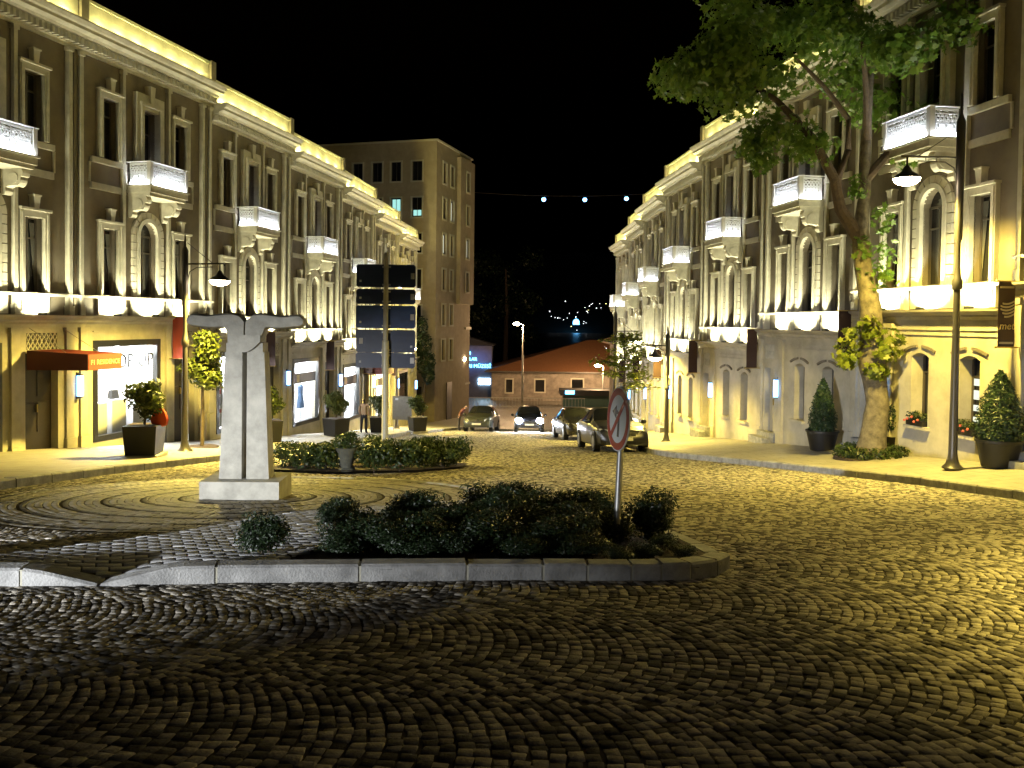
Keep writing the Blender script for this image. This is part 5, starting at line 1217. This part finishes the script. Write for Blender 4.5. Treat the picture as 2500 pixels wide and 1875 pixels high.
for y, w_ in sys_:
    for i, z in enumerate(wz):
        RM = Matrix.Translation((.3 if y > 5 else 0, 0, 0)) @ Matrix.Rotation(R(90), 4, 'Z')
        if y > 5 and z < 9: continue
        h = w_ / 2; b = MB().box(y - h - .12, y - h, -.05, .05, z - .12, z + 1.62).box(y + h, y + h + .12, -.05, .05, z - .12, z + 1.62).box(y - h, y + h, -.05, .05, z + 1.5, z + 1.62).box(y - h, y + h, -.07, .05, z - .12, z)
        wo = b.xf(RM).build('window', M['tower_trim'], tw); MB().box(y - h, y + h, .12, .14, z, z + 1.5).xf(RM).build('pane', M['dark_glass'], wo)
        if (i, y) in ((1, 3.3), (2, 1.67), (2, 6.1)): MB().box(y - .1, y + .14, .1, .118, z + .1, z + 1.4).xf(RM).build('lit_blind', M['e_roomw'], wo)
b = MB(); wall_holes(b, 4.4, SW - .01, 8.8, HT - .35, [(5.75, 6.45, z, z + 1.5) for z in wz if z > 9], 0, .2); b.xf(Matrix.Translation((.3, 0, 0)) @ Matrix.Rotation(R(90), 4, 'Z'))
b.add([(-.01, 4.4, 8.8), (.3, 4.4, 8.8), (.3, 4.4, HT - .35), (-.01, 4.4, HT - .35)], [(0, 1, 2, 3)]); b.add([(-.01, 4.4, 8.8), (.3, 4.4, 8.8), (.3, SW - .01, 8.8), (-.01, SW - .01, 8.8)], [(3, 2, 1, 0)]); b.add([(-.01, 4.4, HT - .35), (.3, 4.4, HT - .35), (.3, SW - .01, HT - .35), (-.01, SW - .01, HT - .35)], [(0, 1, 2, 3)]); b.add([(-.01, SW - .01, 8.8), (.3, SW - .01, 8.8), (.3, SW - .01, HT - .35), (-.01, SW - .01, HT - .35)], [(3, 2, 1, 0)])
b.build('bay', M['tower_wall'], tw)
MB().box(.02, .06, 2.4, 3.5, 0, 2.9).build('door', M['door_dark'], tw)
MB().box(-2.2, -1.0, -.06, .02, 0, 2.7).build('door', M['door_dark'], tw)
lo = empty('corner_house', mat=Matrix.Translation((-3.75, 68.5, G(68.5))) @ Matrix.Rotation(-az, 4, 'Z')); tag(lo, 'low cream corner house with grooved pilasters past the apartment block', 'house')
MB().box(-3, 0, 0, 1.1, -.3, 7.1).build('wall', M['ground_wall'], lo)
MB().box(-3.05, .12, -.12, 1.2, 7.1, 7.3).box(-3.05, .07, -.06, 1.15, 2.7, 2.85).build('cornice', M['trim'], lo)
for x in (-.95, -.5): MB().box(x, x + .3, -.05, .02, .3, 2.6).build('panel', M['trim'], lo); MB().box(x, x + .3, -.05, .02, 3.0, 7.0).build('panel', M['trim'], lo)
MB().box(-.85, .0, -.2, -.06, 2.15, 2.55).build('lit_sign', M['e_signw'], lo)
MB().sphere((.05, -.3, 4.75), .16, 10).build('wall_lamp', M['e_lamp'], lo, True); light('POINT', 'corner_light', (-.1, -.9, 4.7), 90, (1, .7, .35), lo, .12)
# notice board and round mirror on the pavement near the corner
nb = empty('notice_board', (-5.5, 43.6, G(43.6) + .17), R(-8)); tag(nb, 'grey back of a notice board on two legs on the far left pavement', 'notice board')
MB().box(-.55, .45, 0, .05, .55, 1.75).build('panel', mat('board_back', (.13, .12, .1), .7, noise=(8, .3)), nb); MB().box(-.5, -.45, .01, .04, 0, .55).build('leg', M['galv'], nb); MB().box(.35, .4, .01, .04, 0, .55).build('leg', M['galv'], nb); MB().box(-.4, -.25, -.008, -.001, 1.55, 1.65).build('sticker', M['sticker'], nb)
# vine on the apartment corner
vn = empty('climbing_plant', (-6.0, 58.2, G(58.2))); tag(vn, 'dark hanging climbing plant at the far end of the left row', 'plant')
link('foliage', shrub_mesh('foliage', 131, [((0, 0, 5.6), .6, .6, .9), ((.2, -.2, 4.4), .7, .6, .9), ((.4, -.3, 3.6), .45, .4, .7), ((-.1, 0, 6.8), .4, .4, .8)], 1500, .22, M['leaf_shrub']), vn); MB().tube([(0, 0, 0), (.1, 0, 3), (0, 0, 6.5)], [.08, .06, .02], 7).build('stem', M['bark_dark'], vn)

# ---------------------------------------------------------------- bottom of the street: orange roofed building, museum wall with signs, kiosk, railing
mu = empty('orange_roofed_building', (0, 0, 0)); tag(mu, 'long low stone building with orange tiled hip roof at the street end', 'building')
x0, x1, y0, y1 = -2.2, 17, 94, 106; zg, ze, zr = G(94), -3.95, -.6
b = MB(); wn = [(-.6, .1, -6.3, -4.9), (2.6, 3.6, -6.2, -4.9), (6.6, 7.8, -5.8, -4.8), (11, 12, -6.0, -4.9)]; wall_holes(b, x0, x1, zg - .2, ze, wn, y0, .3)
b.add([(x0, y0, zg), (x0, y1, zg), (x0, y1, ze), (x0, y0, ze)], [(3, 2, 1, 0)]); b.add([(x1, y0, zg), (x1, y1, zg), (x1, y1, ze), (x1, y0, ze)], [(0, 1, 2, 3)]); b.build('wall', M['museum_wall'], mu)
b = MB(); e = .7; ym = (y0 + y1) / 2; b.add([(x0 - e, y0 - e, ze), (x1 + e, y0 - e, ze), (x1 + e, y1 + e, ze), (x0 - e, y1 + e, ze), (x0 + 11, ym, zr), (x1 - 4, ym, zr)], [(0, 1, 5, 4), (1, 2, 5), (2, 3, 4, 5), (3, 0, 4), (3, 2, 1, 0)]); ro = b.build('roof', M['tile'], mu)
MB().box(x0 - e - .05, x1 + e, y0 - e - .12, y0 - e, ze - .14, ze + .02).build('gutter', M['frame'], ro)
for a, c_, lo_, hi_ in wn: wo = MB().box(a - .15, a, y0 - .06, y0 + .1, lo_ - .15, hi_ + .15).box(c_, c_ + .15, y0 - .06, y0 + .1, lo_ - .15, hi_ + .15).box(a, c_, y0 - .06, y0 + .1, hi_, hi_ + .15).box(a, c_, y0 - .09, y0 + .1, lo_ - .15, lo_).build('window', M['tower_trim'], mu); MB().box(a, c_, y0 + .2, y0 + .22, lo_, hi_).build('pane', M['dark_glass'], wo)
mw_ = empty('museum_annex', (0, 0, 0)); tag(mw_, 'dark museum wall carrying glowing blue lettering at the street end', 'building')
MB().box(-14, -2.25, 97, 104, G(97) - .2, -1.3).build('wall', M['blue_wall'], mw_)
b = MB(); b.add([(-14.3, 96.6, -1.3), (-1.9, 96.6, -1.3), (-1.9, 104, -1.3), (-14.3, 104, -1.3), (-12, 100, .2), (-7, 100, .2)], [(0, 1, 5, 4), (1, 2, 5), (2, 3, 4, 5), (3, 0, 4), (3, 2, 1, 0)]); b.build('roof', M['blue_wall'], mw_)
for s_, size, xc, z in (('TBMM', .5, -4.66, -2.35), ('MİLLİ SARAYLAR', .5, -3.92, -3.0), ('SARAY KOLEKSİYONLARI MÜZESİ', .56, -2.35, -3.8)):
    t = text_mb(s_, size, .03); t.xf(Matrix.Translation((xc - max(v[0] for v in t.v), 96.9, z)) @ Matrix.Rotation(R(90), 4, 'X')); t.build('neon_lettering', M['e_sign'], mw_)
for z in (-5.3, -5.7): MB().box(-3.75, -2.4, 96.85, 96.95, z, z + .3).build('lit_sign', M['e_signw'], mw_)
light('AREA', 'sign_glow', (-5, 96.2, -3), 35, (.15, .3, 1), mw_, size=(5, 2), direc=(0, 1, -.15))
ki = empty('roadside_kiosk', (0, 0, 0)); tag(ki, 'dark roofed glazed kiosk with a small blue light at the street end', 'kiosk')
MB().box(4.9, 12.3, 86, 89, -5.9, -5.35).build('roof', M['plastic'], ki); MB().box(5.2, 12.0, 86.4, 88.6, G(87), -5.9).build('glazed_wall', mat('teal_glazing', (.06, .11, .1), .2), ki); MB().box(5.4, 6.3, 85.9, 85.98, -5.75, -5.4).build('blue_light', M['e_sign'], ki)
fe = empty('street_railing', (-5, 82, G(82))); tag(fe, 'low pale metal railing along the far side of the boulevard', 'railing')
MB().box(0, 12, -.03, .03, 1.0, 1.06).build('top_rail', M['galv'], fe); MB().box(0, 12, -.02, .02, .2, .24).build('bottom_rail', M['galv'], fe)
for k in range(41): MB().box(k * .3 - .015, k * .3 + .015, -.012, .012, .0, 1.0).build('baluster', M['galv'], fe)
# gable roof showing past the end of the right row
gr = empty('far_gabled_house', (0, 0, 0)); tag(gr, 'low house with a pitched roof just past the right row', 'house')
MB().box(8.2, 15, 64, 72, G(66) - .3, .1).build('wall', M['museum_wall'], gr)
b = MB(); b.add([(7.4, 63.5, -.2), (15.5, 63.5, 2.4), (15.5, 72.5, 2.4), (7.4, 72.5, -.2), (7.4, 63.5, -.05), (15.5, 63.5, 2.55), (15.5, 72.5, 2.55), (7.4, 72.5, -.05)], [(0, 3, 2, 1), (4, 5, 6, 7), (0, 1, 5, 4), (1, 2, 6, 5), (2, 3, 7, 6), (3, 0, 4, 7)]); b.build('roof', M['tile'], gr)
# dark trees behind the museum
rg = np.random.default_rng(77)
for i, (x, y, h, r) in enumerate(((-7, 118, 17, 5.5), (-1.0, 122, 19, 6), (-15, 125, 18, 6))):
    o = empty('park_tree', (x, y, -7.25)); tag(o, ('dark park tree rising behind the blue lettering', 'tallest dark park tree behind the mast lamp', 'dark park tree hidden mostly by the apartment block')[i], 'tree', 'dark trees in the park')
    MB().tube([(0, 0, 0), (.2, 0, h * .5), (0, 0, h * .85)], [.4, .3, .1], 8).build('trunk', M['bark_dark'], o, True)
    bl = [((rg.uniform(-r, r) * .6, rg.uniform(-r, r) * .5, h * .35 + rg.random() * h * .6), r * .38, r * .38, r * .32) for _ in range(12)]
    P_, N_ = crown_pts(bl, 2600, rg, .4); link('crown', leaf_mesh('crown', P_, N_, .55, OVAL, M['leaf_shrub'], rg), o)
# lights on the far shore
fl = [(1341, 761), (1345, 773), (1354, 776), (1361, 777), (1366, 777), (1375, 781), (1379, 736), (1384, 777), (1389, 765), (1405, 774), (1409, 763), (1427, 751), (1432, 760), (1435, 757), (1434, 763), (1438, 747), (1442, 743), (1445, 741), (1455, 752), (1463, 741), (1466, 751), (1478, 741), (1425, 785), (1424, 790), (1394, 797), (1408, 806), (1430, 788)]
o0 = None
for k, (px, py) in enumerate(fl):
    Y = 735; x = (px - 1250) / 2100 * Y; z = 1.4 + (788 - py) / 2100 * Y
    r = .2 if k % 3 else .3
    me = MB().sphere((0, 0, 0), r, 8).mesh('shore_light', M['e_fary'] if k in (13, 21, 24) else M['e_far'])
    o = link('shore_light', me); o.location = (x, Y, z); tag(o, 'tiny light among many on the dark far shore', 'light', 'lights on the far shore')
dm_ = MB().lathe([(2.7, 0), (2.7, 1.6), (2.6, 2.8), (2.0, 3.8), (1.1, 4.6), (.2, 4.9)], n=18).build('lit_dome', M['e_dome'], None, True); dm_.location = ((1406 - 1250) / 2100 * 735, 735, -.2); tag(dm_, 'blue lit domed building on the far shore', 'dome')

# ---------------------------------------------------------------- light of a car coming up from the left, beyond the picture edge
hb = light('SPOT', 'car_headlight', (-13.2, -3.6, .36 + .62), 19000, (.93, .96, 1), None, .08, direc=(math.sin(R(34)), math.cos(R(34)), -math.tan(R(7.0))), spot=42, blend=1.0)
hb.scale = (1, .5, 1)
# lamp on the far left pavement, hidden behind the blue boards
street_lamp((-6.2, 46.5, G(46.5) + .17), .8, 4.4, 5.4, 'street lamp post mostly hidden behind the blue direction boards', 2200)
light('POINT', 'tower_fill_light', (-5.0, 49.5, G(49.5) + 5.2), 1000, SOD, None, .15)  # free-standing fill without a fixture, added to brighten the apartment block
